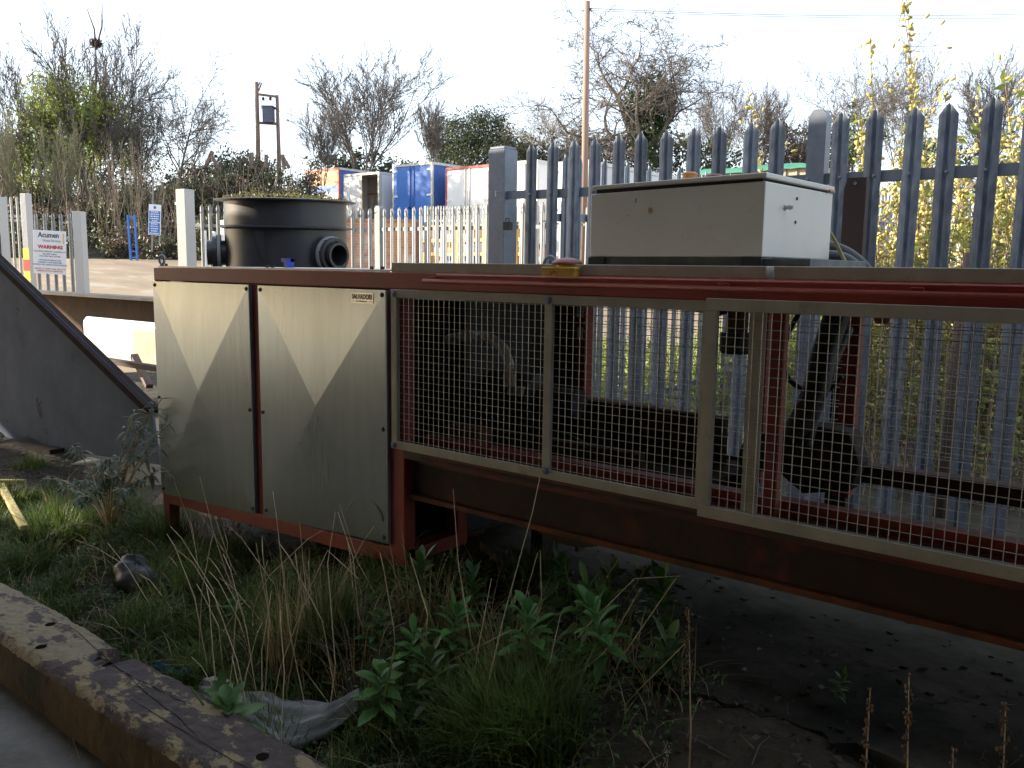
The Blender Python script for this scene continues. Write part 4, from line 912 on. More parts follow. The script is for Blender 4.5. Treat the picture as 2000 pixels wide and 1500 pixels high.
# ------------------------------------------------------------------ poles and wires
D_p = 22; pt = dep(1147, 3, D_p); pb = dep(1141, 470, D_p)
tp = empty('telegraph_pole', (pb[0], pb[1], gz(pb[0], pb[1])), 'tall brown wooden telegraph pole rising behind the near fence', 'pole')
b = MB(); hh = pt[2]-tp.location.z; dx = (pt-pb); b.tube([(0, 0, 0), (dx[0]*.5, dx[1]*.5, hh*.5), (dx[0], dx[1], hh)], [.095, .082, .07], 14); b.build('shaft', m_polew, tp, smooth=True)
b = MB(); b.tube([(dx[0]-.12, dx[1]-.05, hh-.22), (dx[0]+.12, dx[1]+.05, hh-.16)], .012, 6); b.tube([(dx[0]+.08, dx[1], hh-.17), (dx[0]+.13, dx[1], hh-.25)], .02, 6); b.tube([(dx[0]-.09, dx[1], hh-.33), (dx[0]-.04, dx[1], hh-.28)], .02, 6); b.build('bracket', m_dark, tp)
def wire(a, b_, sag, label, r=.006):
    a = np.array(a); b_ = np.array(b_); n = 24; pts = [a+(b_-a)*t-np.array([0, 0, sag*4*t*(1-t)]) for t in np.linspace(0, 1, n+1)]
    b = MB(); b.tube(pts, r, 4); tag(b.build('overhead_wire', m_dark), label, 'wire')
top = dep(1147, 16, D_p)
wire(top, dep(2150, 22, 26), .15, 'upper overhead wire running right from the pole top')
wire(top+np.array([0, 0, -.05]), dep(2150, 33, 24), .1, 'lower overhead wire running right from the pole top', .005)
wire(top, dep(560, 120, 60), .8, 'overhead wire sloping down to the left of the pole', .006)
wire(top, dep(1560, 170, 70), 1.2, 'overhead wire sloping down to the trees right of the pole', .006)
# transformer poles
D_t = 38
ax = dep(505, 330, D_t); a_t = dep(501, 160, D_t); bx_ = dep(546, 330, D_t); b_t = dep(541, 186, D_t)
tr = empty('transformer_poles', (ax[0], ax[1], ax[2]-1), 'pair of wooden poles carrying a grey transformer box on the bank', 'pole')
OT = (ax[0], ax[1], ax[2]-1)
b = MB(OT); b.tube([ax-np.array([0, 0, 1.2]), a_t], [.11, .08], 10); b.build('pole', m_wood, tr, smooth=True)
b = MB(OT); b.tube([bx_-np.array([0, 0, 1.2]), b_t], [.10, .07], 10); b.build('pole', m_wood, tr, smooth=True)
b = MB(OT); b.bar(dep(503, 184, D_t-.2), dep(541, 189, D_t-.2), .09, .09); b.build('crossbeam', m_wood, tr)
b = MB(OT); b.bar(dep(507, 240, D_t-.2), dep(543, 242, D_t-.2), .12, .10); b.build('crossbeam', m_wood, tr)
b = MB(OT); b.bar(dep(510, 211, D_t-.1), dep(541, 213, D_t-.1), .05, .05); b.build('crossbeam', m_dark, tr)
c0 = dep(525, 240, D_t-.3); b = MB(OT); hb_ = dep(525, 210, D_t-.3)[2]; b.bar(c0, (c0[0], c0[1], hb_), .42, .40, upv=tuple(fh)); b.bar((c0[0], c0[1], hb_), (c0[0], c0[1], hb_+.05), .5, .46, upv=tuple(fh)); b.build('transformer_box', M('blue_grey_enamel', (.09, .10, .15), .5), tr)
b = MB(OT)
for pxx in (514, 528): c0 = dep(pxx, 191, D_t-.2); b.lathe([(0, -.12), (.07, -.10), (.05, -.05), (.07, 0), (0, .05)], tuple(c0), 8)
b.build('insulator', m_dark, tr)
b = MB(OT); b.bar(dep(505, 178, D_t), dep(511, 162, D_t), .05, .05); b.bar(dep(503, 172, D_t), dep(508, 160, D_t), .04, .04); b.build('stay_bracket', m_wood, tr)
# broken fence stubs on the bank
for k, (p0, p1_) in enumerate([((400, 330), (415, 295)), ((430, 332), (410, 300)), ((555, 330), (552, 302)), ((565, 328), (553, 308)), ((520, 328), (520, 302)), ((492, 330), (492, 298))]):
    b = MB(); b.bar(dep(*p0, 34), dep(*p1_, 34), .12, .12)
    tag(b.build('fence_stub', m_wood), ['leaning left stub of the broken strut pair on the bank', 'diagonal strut of the broken pair on the bank', 'short stub right below the transformer poles', 'slanting strut right of the transformer poles', 'thin stub between the transformer poles', 'thin stub left of the transformer poles'][k], 'stub')

# ------------------------------------------------------------------ bank
def bankz(D, Lr):
    px = 1000+F*Lr/D; p = W(D, Lr); base = gz(p[0], p[1])
    t = min(1, max(0, (D-28.5)/7.5)); t = t*t*(3-2*t)
    lat = min(1, max(0, (700-px)/140)); top = 1.0 if px > 380 else .75
    if px < 380: top = .55+.2*max(0, (px-180)/200)
    return base-.05+t*lat*3.2*top
Dg = list(np.arange(28, 46, 1.0))+[50, 60, 80]; Lg = list(np.arange(-40, 1, 1.2))
o = grid('bank', lambda D, Lr: (*W(D, Lr)[:2], bankz(D, Lr)+random.uniform(-.15, .15)*(D > 29)), Dg, Lg, M('bank_earth', (.06, .05, .03), .95, col2=(.035, .03, .02), scale=.6)); tag(o, 'earth bank under the brambles', kind='structure')

# ------------------------------------------------------------------ leaf clouds
def cloud(name, blobs, dens, size, mat, label=None, cat=None, kind=None, seed=1, parent=None, shell=.55):
    """blobs: (centre, (rx,ry,rz)) ; leaf quads clumped inside the outer part of each blob"""
    rl = np.random.default_rng(seed); allc = []
    for c, rad in blobs:
        c = np.array(c); rad = np.array(rad); n = int(dens*rad[0]*rad[1]*rad[2]**.9)
        if n < 20: n = 20
        nc = max(6, n//45); d = rl.normal(size=(nc, 3)); d /= np.linalg.norm(d, axis=1)[:, None]
        cc = c+d*rad*(rl.uniform(shell, 1.06, nc)[:, None])
        idx = rl.integers(0, nc, n); spread = rad.mean()*.16
        allc.append(cc[idx]+rl.normal(0, spread, (n, 3)))
    A = np.vstack(allc); V, Fq = quads(A, size, rl)
    o = npmesh(name, V, Fq, mat, parent)
    if label: tag(o, label, cat, kind=kind)
    return o
# bramble bank (stuff)
bl = []; bl2 = []
rl = random.Random(11)
for i in range(330):
    px = rl.uniform(-80, 720); D = rl.uniform(28.6, 37); Lr = (px-1000)/F*D; p = W(D, Lr); z = bankz(D, Lr); s = rl.uniform(.45, 1.1)
    if px > 600: s *= .6
    (bl if rl.random() < .62 else bl2).append(((p[0], p[1], z+s*.35), (s, s, s*.8)))
cloud('bramble_leaves', bl, 700, .085, m_bram, 'green bramble and ivy tangle covering the bank', 'brambles', 'stuff', 3)
cloud('dead_bramble', bl2, 560, .08, m_brown, 'dry brown bramble thicket covering the bank top', 'brambles', 'stuff', 4)
def stems(name, spots, mat, label, cat, seed=1, n3=3, kind='stuff'):
    rl = random.Random(seed); b = MB()
    for (p, h, lean, r_) in spots:
        pts = []; dx_, dy_ = rl.uniform(-lean, lean), rl.uniform(-lean, lean); cx_, cy_ = rl.uniform(-.3, .3)*lean, rl.uniform(-.3, .3)*lean
        for k in range(6):
            t = k/5; pts.append((p[0]+dx_*t*h+cx_*math.sin(t*5), p[1]+dy_*t*h+cy_*math.cos(t*4), p[2]+h*t))
        b.tube(pts, [r_*(1-.85*k/5) for k in range(6)], n3, cap=False)
    o = b.build(name, mat); return tag(o, label, cat, kind=kind)
sp = []
for i in range(420):
    px = rl.uniform(-60, 720); D = rl.uniform(29, 36); Lr = (px-1000)/F*D; p = W(D, Lr); sp.append(((p[0], p[1], bankz(D, Lr)), rl.uniform(1.0, 2.6), .35, .018))
stems('bramble_stems', sp, m_barkl, 'thin bare bramble stems rising from the bank', 'brambles', 5)

# ------------------------------------------------------------------ bare trees
def gen_tree(seed, stems_n=1, spread=.5, levels=4, kids=(9, 7, 6, 4), upw=.25, wander=.16, first=.25, lr=(.62, .5, .48, .45), r0_=.028, trunkshare=1.0, gnarl=1.0):
    rt_ = random.Random(seed); T = MB(); Bq = MB(); tips = []
    def rv(): return Vector((rt_.gauss(0, 1), rt_.gauss(0, 1), rt_.gauss(0, 1)))
    def branch(p, d, ln, r, lvl):
        seg = (7, 6, 5, 4, 3)[lvl]; pts = [p.copy()]; rad = [r]; dirs = [d.copy()]
        for k in range(seg):
            d = (d+rv()*wander*gnarl*(.55 if lvl == 0 else 1)+Vector((0, 0, upw*(.35 if lvl > 0 else .1)))).normalized()
            p = p+d*(ln/seg); pts.append(p.copy()); dirs.append(d.copy()); rad.append(r*(1-(.78 if lvl else .62)*(k+1)/seg))
        (T if lvl == 0 else Bq).tube(pts, rad, (8, 5, 4, 3, 3)[lvl], cap=False)
        if lvl < levels:
            nk = kids[lvl]
            for j in range(nk):
                t = first+(1-first)*(j+rt_.random())/nk if lvl == 0 else .15+.85*(j+rt_.random())/nk
                fidx = min(t*seg, seg-.001); i0 = int(fidx); fr = fidx-i0
                q_ = pts[i0].lerp(pts[i0+1], fr); dd = dirs[i0+1]
                side = dd.cross(rv()).normalized(); a = spread*rt_.uniform(.6, 1.35)*(1.0 if lvl else 1.15)
                nd = (dd*math.cos(a)+side*math.sin(a)).normalized()
                branch(q_, nd, ln*lr[lvl]*(1.15-.5*t)*rt_.uniform(.75, 1.2), max(rad[i0]*.55, .0031), lvl+1)
            if lvl < levels-1: branch(pts[-1], dirs[-1], ln*lr[lvl]*.8, rad[-1]*.9, lvl+1)
    for s in range(stems_n):
        a = 6.283*s/stems_n+rt_.random(); tl = .0 if stems_n == 1 else rt_.uniform(.08, .38)
        d = Vector((math.cos(a)*tl, math.sin(a)*tl, 1)).normalized()
        branch(Vector((math.cos(a)*.03, math.sin(a)*.03, 0))*(stems_n > 1), d, 1*rt_.uniform(.8, 1), r0_/(1 if stems_n == 1 else 1.5), 0)
    A_ = np.array(Bq.v); k = 1/np.percentile(A_[:, 2], 99.6); kr = 1/np.percentile(np.hypot(A_[:, 0], A_[:, 1]), 96)
    for Q in (T, Bq): Q.v = [(v[0]*kr, v[1]*kr, v[2]*k) for v in Q.v]
    mes = []
    for Q, nm in ((T, 'trunk'), (Bq, 'branches')):
        me = bpy.data.meshes.new(nm); me.from_pydata(Q.v, [], Q.f); me.update(); mes.append(me)
    return mes
KT = {
 'multi': gen_tree(1, 7, .48, 4, (7, 5, 4, 3), .16, .11, .15, (.6, .6, .55, .5), .016),
 'multi2': gen_tree(12, 5, .55, 4, (8, 5, 4, 3), .13, .12, .15, (.65, .6, .55, .5), .018),
 'round': gen_tree(2, 1, .75, 4, (13, 7, 5, 4), .08, .14, .2, (.9, .62, .55, .5), .024),
 'oak': gen_tree(5, 1, .95, 4, (13, 8, 6, 5), .07, .24, .22, (1.05, .62, .55, .5), .050, gnarl=1.1),
 'sap': gen_tree(8, 4, .45, 2, (5, 4), .30, .10, .35, (.35, .5), .010),
 'thin': gen_tree(4, 4, .42, 3, (12, 8, 6), .30, .10, .15, (.5, .5, .5), .011),
}
cache = {}
def tree(kind, px, D, pytop, pybase, mat, label, wid=1.0, rz=None, ivy=None, seed=1, name='bare_tree', group=None):
    pt_ = dep(px, pytop, D); pb_ = dep(px, pybase, D); h = pt_[2]-pb_[2]+.4
    r = empty(name, (pb_[0], pb_[1], pb_[2]-.4), label, 'tree', group, rz=rz if rz is not None else seed*1.3)
    for me in KT[kind]:
        key = (me.name, mat.name)
        if key not in cache: m2 = me.copy(); m2.materials.append(mat); cache[key] = m2
        o = bpy.data.objects.new(me.name.split('.')[0], cache[key]); C.objects.link(o); o.parent = r; o.scale = (wid/2/F*D, wid/2/F*D, h)
    if ivy:
        rl_ = np.random.default_rng(seed); bl_ = []
        for (fz, fr_, sx) in ivy: bl_.append(((rl_.normal(0, .02)*h+sx*h*0, rl_.normal(0, .02)*h, fz*h), (fr_*h, fr_*h, fr_*h*1.3)))
        cloud('ivy', bl_, 1300, .10, m_ivy, parent=r, seed=seed)
    return r
TR = [
 ('multi', 185, 37, 20, 420, m_bark, 'tallest bare tree at the left with a dark nest near its top', 260),
 ('multi2', 50, 36, 95, 430, m_bark, 'bare spreading tree at the far left edge of the wood', 200),
 ('round', 350, 40, 80, 400, m_bark, 'rounded bare tree left of the transformer poles', 235),
 ('multi2', 270, 38, 150, 400, m_bark, 'thinner bare tree between the nest tree and the rounded tree', 130),
 ('multi', 708, 44, 100, 345, m_bark, 'wide fan shaped bare tree above the white lorry bodies', 270),
 ('thin', 630, 40, 190, 345, m_bark, 'slim bare tree at the left foot of the fan shaped tree', 90),
 ('thin', 848, 46, 185, 330, m_bark, 'slender bare tree just left of the dark evergreen bush', 100),
 ('round', 1070, 46, 165, 345, m_barkl, 'pale bare tree left of the telegraph pole', 210),
 ('oak', 1262, 42, 8, 345, m_bark, 'great ivy clad bare tree behind the telegraph pole', 500),
 ('multi2', 1400, 48, 150, 345, m_bark, 'bare tree right of the great ivy clad tree', 150),
 ('multi', 1480, 50, 160, 345, m_bark, 'bare upright tree behind the middle palings', 170),
 ('round', 1655, 46, 66, 350, m_bark, 'dense round headed bare tree with ivy behind the tall fence post', 260),
 ('multi2', 1760, 50, 90, 350, m_bark, 'bare tree behind the long catkin shoots', 160),
 ('multi', 1925, 50, 95, 350, m_bark, 'bare narrow tree at the right above the shrub', 170),
 ('thin', 1560, 40, 215, 350, m_barkl, 'small reddish bare tree left of the tall fence post', 110),
 ('thin', 120, 33, 230, 440, m_barkg, 'mossy thin tree in front of the nest tree', 90),
 ('thin', 20, 33, 200, 450, m_barkg, 'mossy thin tree at the left edge of view', 90),
]
for i, (k, px, D, y1, y2, mt, lb_, wd) in enumerate(TR):
    iv = None
    if k == 'oak': iv = [(.12, .06, 0), (.20, .07, 0), (.30, .10, 0), (.38, .13, 0), (.46, .11, 0), (.42, .13, 0), (.55, .06, 0), (.63, .035, 0)]
    if 'round headed' in lb_: iv = [(.20, .06, 0), (.32, .08, 0), (.42, .07, 0), (.52, .05, 0)]
    if 'left of the transformer' in lb_: iv = [(.12, .05, 0), (.22, .04, 0)]
    if 'fan shaped bare' in lb_: iv = [(.08, .05, 0), (.16, .04, 0)]
    if 'upright' in lb_: iv = [(.2, .04, 0), (.3, .04, 0), (.42, .03, 0)]
    tree(k, px, D, y1, y2, mt, lb_, wd, ivy=iv, seed=i+1)
# saplings with pale stems at the foot of the bank
SAPL = ['pale sapling nearest the left among those before the bank', 'pale sapling behind the blue guard, left of the tall pair', 'tallest pale sapling rising left of the blue sign', 'pale sapling directly above the blue guard', 'leaning pale sapling between guard and blue sign', 'pale sapling above the blue notice sign', 'pale sapling right of the blue notice sign']
for i, (px, y1) in enumerate([(150, 300), (205, 290), (222, 255), (248, 265), (268, 280), (290, 270), (322, 300)]):
    tree('sap', px, 30, y1, 470, m_barkl, SAPL[i], 70, seed=20+i, name='sapling', group='pale saplings at the foot of the bank')
# nest, wedged on a real fork of the tallest left tree
t1 = next(o_ for o_ in C.objects if o_.get('label', '').startswith('tallest bare tree')); bpy.context.view_layer.update()
bo1 = next(c_ for c_ in t1.children if c_.name.startswith('branches')); co = np.empty(len(bo1.data.vertices)*3, np.float32); bo1.data.vertices.foreach_get('co', co)
mw = np.array(bo1.matrix_world); co = co.reshape(-1, 3)@mw[:3, :3].T+mw[:3, 3]
v_ = co-EYEP; zz_ = v_@fw; pxs = 1000+F*(v_@rt)/zz_; pys = 750-F*(v_@up)/zz_
p = co[np.argmin((pxs-187)**2+(pys-86)**2)]
lowp = co[np.argmin((pxs-178)**2+(pys-230)**2)]
for k, (ex, ey, rr_) in enumerate([(0, 0, .05), (.35, 1.6, .03), (-.3, 1.4, .03)]):
    tip_ = p+r0*ex+np.array([0, 0, ey]); a0_ = lowp if k == 0 else p-np.array([0, 0, .25])
    lb2 = MB(); lb2.tube([tuple(a0_), tuple((a0_+tip_)/2+r0*.12), tuple(tip_)], [rr_*1.5, rr_*1.15, rr_*.5], 6)
    lo_ = lb2.build('limb', m_bark, t1); lo_.matrix_parent_inverse = t1.matrix_world.inverted(); b = MB(); rl = random.Random(6)
for i in range(240):
    d = Vector((rl.gauss(0, 1), rl.gauss(0, 1), rl.gauss(0, .7))).normalized(); c_ = Vector(p)+d*rl.uniform(.05, .2); e = Vector((rl.gauss(0, 1), rl.gauss(0, 1), rl.gauss(0, .5))).normalized()*rl.uniform(.08, .2)
    b.tube([c_-e, c_+e], .012, 3, cap=False)
tag(b.build('bird_nest', M('nest_twig', (.10, .06, .045), .9)), 'dark round bird nest high in the tallest left tree', 'nest')
# leafy trees and bushes
def leafy(name, label, parts, mat, dens, size, seed, cat='tree', trunk=True):
    cs = []
    for (px, py, D, rx, rz_) in parts: p = dep(px, py, D); cs.append(((p[0], p[1], p[2]), (rx, rx, rz_)))
    c0 = cs[0][0]; g_ = min(c[0][2]-c[1][2] for c in cs)-.8
    r = empty(name, (c0[0], c0[1], g_), label, cat)
    o = cloud('crown', [((c[0]-c0[0], c[1]-c0[1], c[2]-g_), rr_) for c, rr_ in cs], dens, size, mat, parent=r, seed=seed)
    if trunk:
        b = MB(); rr_ = random.Random(seed)
        for c, rad in cs[:8]: b.tube([(rr_.uniform(-.3, .3), rr_.uniform(-.3, .3), 0), ((c[0]-c0[0])*.5, (c[1]-c0[1])*.5, (c[2]-g_)*.5), (c[0]-c0[0], c[1]-c0[1], c[2]-g_)], [.12, .08, .03], 6)
        b.build('trunk', m_bark, r)
    return r
leafy('leafy_tree', 'yellow green leafing tree behind the bare left trees', [(110, 260, 36.2, 1.5, 1.6), (150, 205, 36.5, 1.4, 1.3), (75, 320, 36.2, 1.3, 1.3), (55, 260, 36.2, .9, 1.1), (200, 240, 40, 1.3, 1.5), (230, 290, 40, 1.1, 1.3), (100, 200, 39, 1.2, 1.1), (60, 400, 40, 1.3, 1.4), (130, 340, 43, 1.6, 1.8)], m_lime, 760, .10, 31)
leafy('leafy_tree', 'dark green leafing tree behind the nest tree trunks', [(235, 250, 45, 1.7, 1.9), (210, 320, 44, 2.0, 2.0), (270, 300, 45, 1.4, 1.6), (180, 380, 42, 1.8, 1.8), (250, 390, 42, 1.6, 1.5)], m_ever, 300, .085, 32)
leafy('evergreen_bush', 'dense dark evergreen bush behind the blue lorry body', [(880, 280, 52, 1.4, 1.5), (915, 262, 52, 1.3, 1.3), (950, 262, 52, 1.5, 1.4), (985, 275, 52, 1.2, 1.4), (860, 300, 52, 1.0, 1.2), (930, 305, 51, 2.2, 1.4), (1000, 300, 51, 1.2, 1.2)], m_ever, 1100, .085, 33, 'bush')
leafy('evergreen_bush', 'low green bush at the foot of the fan shaped tree', [(640, 325, 45, 1.1, .6), (680, 315, 45, .9, .7), (720, 325, 45, 1.2, .6), (780, 330, 45, 1.2, .5)], m_ever, 900, .10, 34, 'bush')
leafy('mixed_hedge', 'olive hedge behind the grey lorry side and near palings', [(1010+i*38, 318-((i*37) % 23), 46, 1.3, 1.1) for i in range(11)], m_bram, 620, .11, 35, 'hedge')
leafy('mixed_hedge', 'reddish brown hedge right of the tall fence post', [(1500+i*34, 322-((i*29) % 31), 40, 1.2, 1.0) for i in range(5)], m_brown, 620, .10, 36, 'hedge')
leafy('ivy_bush', 'dark ivy bush behind the right end of the fence', [(1665, 320, 20, .5, .7), (1690, 290, 20, .45, .6), (1790, 330, 19, .6, .6), (1830, 350, 19, .7, .8), (1985, 300, 17, .5, .8), (2010, 380, 16, .6, .8), (1900, 380, 19, .8, .8)], m_ivy, 2600, .06, 37, 'bush')

# ------------------------------------------------------------------ catkin willow behind the fence
def curve(b, p0, p1, bow, r_, n=8, rs=None):
    p0 = Vector(p0); p1 = Vector(p1); pts = []
    for k in range(n+1):
        t = k/n; pts.append(p0.lerp(p1, t)+Vector(bow)*math.sin(math.pi*t))
    b.tube(pts, [r_*(1-.75*k/n) for k in range(n+1)], 5, cap=False); return pts
rl = random.Random(21)
wc = empty('catkin_willow', (-.6, 6.0, .3), 'sunlit willow shrub covered in yellow catkins behind the right palings', 'shrub')
OW = np.array([-.6, 6.0, .3]); b = MB(OW); cats = []; leaves = []
SH = []
for i in range(250):
    Y = rl.uniform(5.0, 7.2); px = rl.uniform(1655, 2120); base = onZ(px, 900, .35); p0 = onY(px+rl.uniform(-40, 40), 900, Y); p0 = (p0[0], Y, .35)
    ytop = rl.choice([rl.uniform(250, 420), rl.uniform(420, 600), rl.uniform(560, 760)]) if px > 1705 else rl.uniform(430, 760)
    p1 = onY(px+rl.uniform(-50, 50), ytop, Y+rl.uniform(-.3, .3)); SH.append((p0, p1, .006))
for (px, yt, xb_) in [(1757, -40, 1790), (1767, -60, 1800), (1700, 80, 1740), (1460, 170, 1500), (1845, 185, 1850), (1908, 180, 1890), (1990, 160, 1950), (1962, 150, 1960), (1680, 225, 1700), (1805, 200, 1810)]:
    Y = 5.4; SH.append(((onY(xb_, 900, Y)[0], Y, .35), onY(px, yt, Y), .007))
for (p0, p1, r_) in SH:
    pts = curve(b, p0, p1, (rl.uniform(-.12, .12), rl.uniform(-.1, .1), rl.uniform(0, .12)), r_)
    L_ = (Vector(p1)-Vector(p0)).length
    for k in range(int(L_*40)):
        t = rl.uniform(.18, 1); i0 = min(int(t*8), 7); q_ = pts[i0].lerp(pts[i0+1], t*8-i0)
        # short side twig
        d = Vector((rl.gauss(0, 1), rl.gauss(0, 1), rl.gauss(.6, .6))).normalized()
        if rl.random() < .16: b.tube([q_, q_+d*.12, q_+d*.22+Vector((0, 0, .05))], [.002, .0015, .001], 3, cap=False); q_ = q_+d*.2
        if t > .92 and p1[2] > 3.0 : pass
        if rl.random() < (.80 if q_.z > 1.2 else .65) or p1[2] > 2.9: cats.append((q_+d*.018, d))
        else: leaves.append(q_+d*.03)
b.build('stems', m_barkl, wc)
# catkins: small faceted ellipsoids
ico = []
for j, (r_, z) in enumerate([(0, -1), (.75, -.5), (1, .1), (.7, .65), (0, 1)]): 
    for k in range(5): ico.append((r_*math.cos(k*1.2566+j), r_*math.sin(k*1.2566+j), z))
ico = np.array(ico); icof = np.array([(j*5+k, j*5+(k+1) % 5, (j+1)*5+(k+1) % 5, (j+1)*5+k) for j in range(4) for k in range(5)])
Vs = []; Fs = []
for i, (c_, d) in enumerate(cats):
    qn = Vector((0, 0, 1)).rotation_difference(d); s = rl.uniform(.75, 1.25); m3 = np.array(qn.to_matrix()); v = (ico*np.array([.0105, .0105, .021])*s)@m3.T+np.array(c_)-OW
    Vs.append(v); Fs.append(icof+25*i)
o = npmesh('catkins', np.vstack(Vs), np.vstack(Fs), m_cat, wc, True); o['kind'] = 'stuff'
LV = np.array([tuple(v) for v in leaves])-OW
low = []
for i in range(30000):
    px = rl.uniform(1500, 2150); Y = rl.uniform(6.9, 9.6); p = onY(px, rl.uniform(540, 1000)**1.0, Y)
    if .3 < p[2] < 1.9: low.append(tuple(np.array(p)-OW))
V, Fq = quads(np.vstack([LV, np.array(low)]), .034, rng, aspect=2.2); o = npmesh('leaves', V, Fq, m_wleaf, wc); o['kind'] = 'stuff'
# undergrowth behind fence, further left
cen = []
for i in range(26000):
    px = rl.uniform(1080, 2080); Y = rl.uniform(6.6, 11); p = onY(px, 900, Y); z = .35+abs(rl.gauss(0, .42))*(.4+.6*min(1, max(0, (px-1250)/400)))
    cen.append((p[0], Y, z))
V, Fq = quads(np.array(cen), .035, rng, aspect=2.2); tag(npmesh('undergrowth', V, Fq, m_wleaf), 'sunlit weeds and leaves growing behind the near fence', 'weeds', kind='stuff')
sp = []
for i in range(260):
    px = rl.uniform(1250, 2080); Y = rl.uniform(4.8, 8); p = onY(px, 900, Y); sp.append(((p[0], Y, .3), rl.uniform(.4, 1.2), .5, .005))
stems('undergrowth_stems', sp, m_barkl, 'dry tangled stems behind the near fence', 'weeds', 9)
for k, px in enumerate((1870,)):
    p = onY(px, 700, 4.7); b = MB(); b.tube([(p[0]-.02, 4.7, .3), (p[0], 4.7, 1.2), (p[0]+.02, 4.7, 1.75)], [.04, .035, .03], 10); tag(b.build('wooden_stake', m_wood, smooth=True), 'dark wooden stake behind the right palings', 'stake')

# ------------------------------------------------------------------ weeds in the foreground
def blades(name, spots, mat, label, cat, seed, wd=.004):
    """spots: (x,y,z,h,lean,az) curved tapering blades, 4 segments"""
    rl_ = np.random.default_rng(seed); S = np.array(spots); n = len(S); K = 5
    base = S[:, :3]; h = S[:, 3]; lean = S[:, 4]; az = S[:, 5]; dirx = np.cos(az); diry = np.sin(az)
    ww = wd*rl_.uniform(.6, 1.3, n); sa_ = az+rl_.uniform(.8, 2.2, n); sx = np.cos(sa_); sy = np.sin(sa_)
    V = np.empty((n, K*2, 3))
    for k in range(K):
        t = k/(K-1); out = lean*h*t**2; zz = h*t*(1-.45*lean*t); c = np.stack([base[:, 0]+dirx*out, base[:, 1]+diry*out, base[:, 2]+zz], 1)
        wk = ww*(1-t*.93)
        V[:, 2*k] = c+np.stack([sx*wk, sy*wk, 0*wk], 1); V[:, 2*k+1] = c-np.stack([sx*wk, sy*wk, 0*wk], 1)
    idx = np.arange(n)[:, None]*K*2; Fq = np.concatenate([idx+np.array([[2*k, 2*k+1, 2*k+3, 2*k+2]]) for k in range(K-1)], 0)
    o = npmesh(name, V.reshape(-1, 3), Fq, mat); return tag(o, label, cat, kind='stuff')
def gp_(px, py):
    p = onZ(px, py, .15); return (p[0], p[1], soilz(p[0], p[1])-.01)
rl = random.Random(33)
def tuft(px, py, n, h, hs, rad, lean, out):
    c = gp_(px, py)
    for i in range(n):
        a = rl.uniform(0, 6.283); r_ = rad*math.sqrt(rl.random()); x, y = c[0]+r_*math.cos(a), c[1]+r_*math.sin(a)
        if y < 1.49: y = 1.49+rl.random()*.03
        out.append((x, y, soilz(x, y)-.01, h*rl.uniform(1-hs, 1+hs), rl.uniform(.1, lean), a+rl.gauss(0, .6)))
green = []; dry = []
for i in range(330):
    x = rl.uniform(-5.2, -1.1); y = rl.uniform(1.5, 2.25); n = rl.randint(25, 80)
    if x > -1.5 and y > 1.9: continue
    hb2 = rl.uniform(.05, .14); rad = rl.uniform(.04, .11)
    for k in range(n):
        a = rl.uniform(0, 6.283); r_ = rad*math.sqrt(rl.random()); xx, yy = x+r_*math.cos(a), y+r_*math.sin(a)
        if yy < 1.49: continue
        green.append((xx, yy, soilz(xx, yy)-.01, hb2*rl.uniform(.5, 1.4), rl.uniform(.2, .9), a+rl.gauss(0, .7)))
for (px, py, n, h, rad) in [(640, 1330, 500, .26, .09), (540, 1300, 300, .20, .08), (1000, 1520, 700, .24, .10), (930, 1500, 500, .22, .10), (1080, 1540, 300, .22, .09), (470, 1140, 350, .18, .12), (120, 1060, 600, .20, .16), (220, 1040, 500, .22, .15), (330, 1080, 400, .2, .14), (420, 1290, 250, .12, .1), (860, 1270, 300, .2, .12), (760, 1250, 300, .2, .1), (60, 1100, 300, .15, .12), (1040, 1250, 260, .16, .1), (390, 1180, 250, .15, .1), (20, 1010, 400, .14, .12), (60, 960, 200, .10, .1), (90, 1000, 300, .13, .1)]:
    tuft(px, py, n, h, .4, rad, .9, green)
blades('grass', green, m_grass, 'green grass tufts filling the strip between timber and machine', 'grass', 1, .0032)
for (px, py, n, h, rad, ln) in [(560, 1330, 110, .34, .07, .25), (630, 1320, 70, .32, .07, .5), (600, 1340, 60, .24, .06, .9), (830, 1330, 60, .30, .10, .6), (990, 1430, 80, .26, .08, .6), (1190, 1440, 50, .25, .06, .8), (450, 1090, 60, .25, .10, .9), (390, 1080, 60, .24, .1, .8), (130, 1010, 60, .2, .1, 1.), (900, 1350, 70, .26, .12, 1.), (700, 1370, 50, .25, .1, 1.), (1300, 1500, 40, .16, .08, .8)]:
    tuft(px, py, n, h, .35, rad, ln, dry)
for i in range(900):
    x = rl.uniform(-5.1, -1.0); y = rl.uniform(1.5, 2.3); dry.append((x, y, soilz(x, y), rl.uniform(.06, .2), rl.uniform(.5, 1.6), rl.uniform(0, 6.283)))
blades('dry_grass', dry, m_dry, 'straw coloured dead grass among the green tufts', 'grass', 2, .0026)
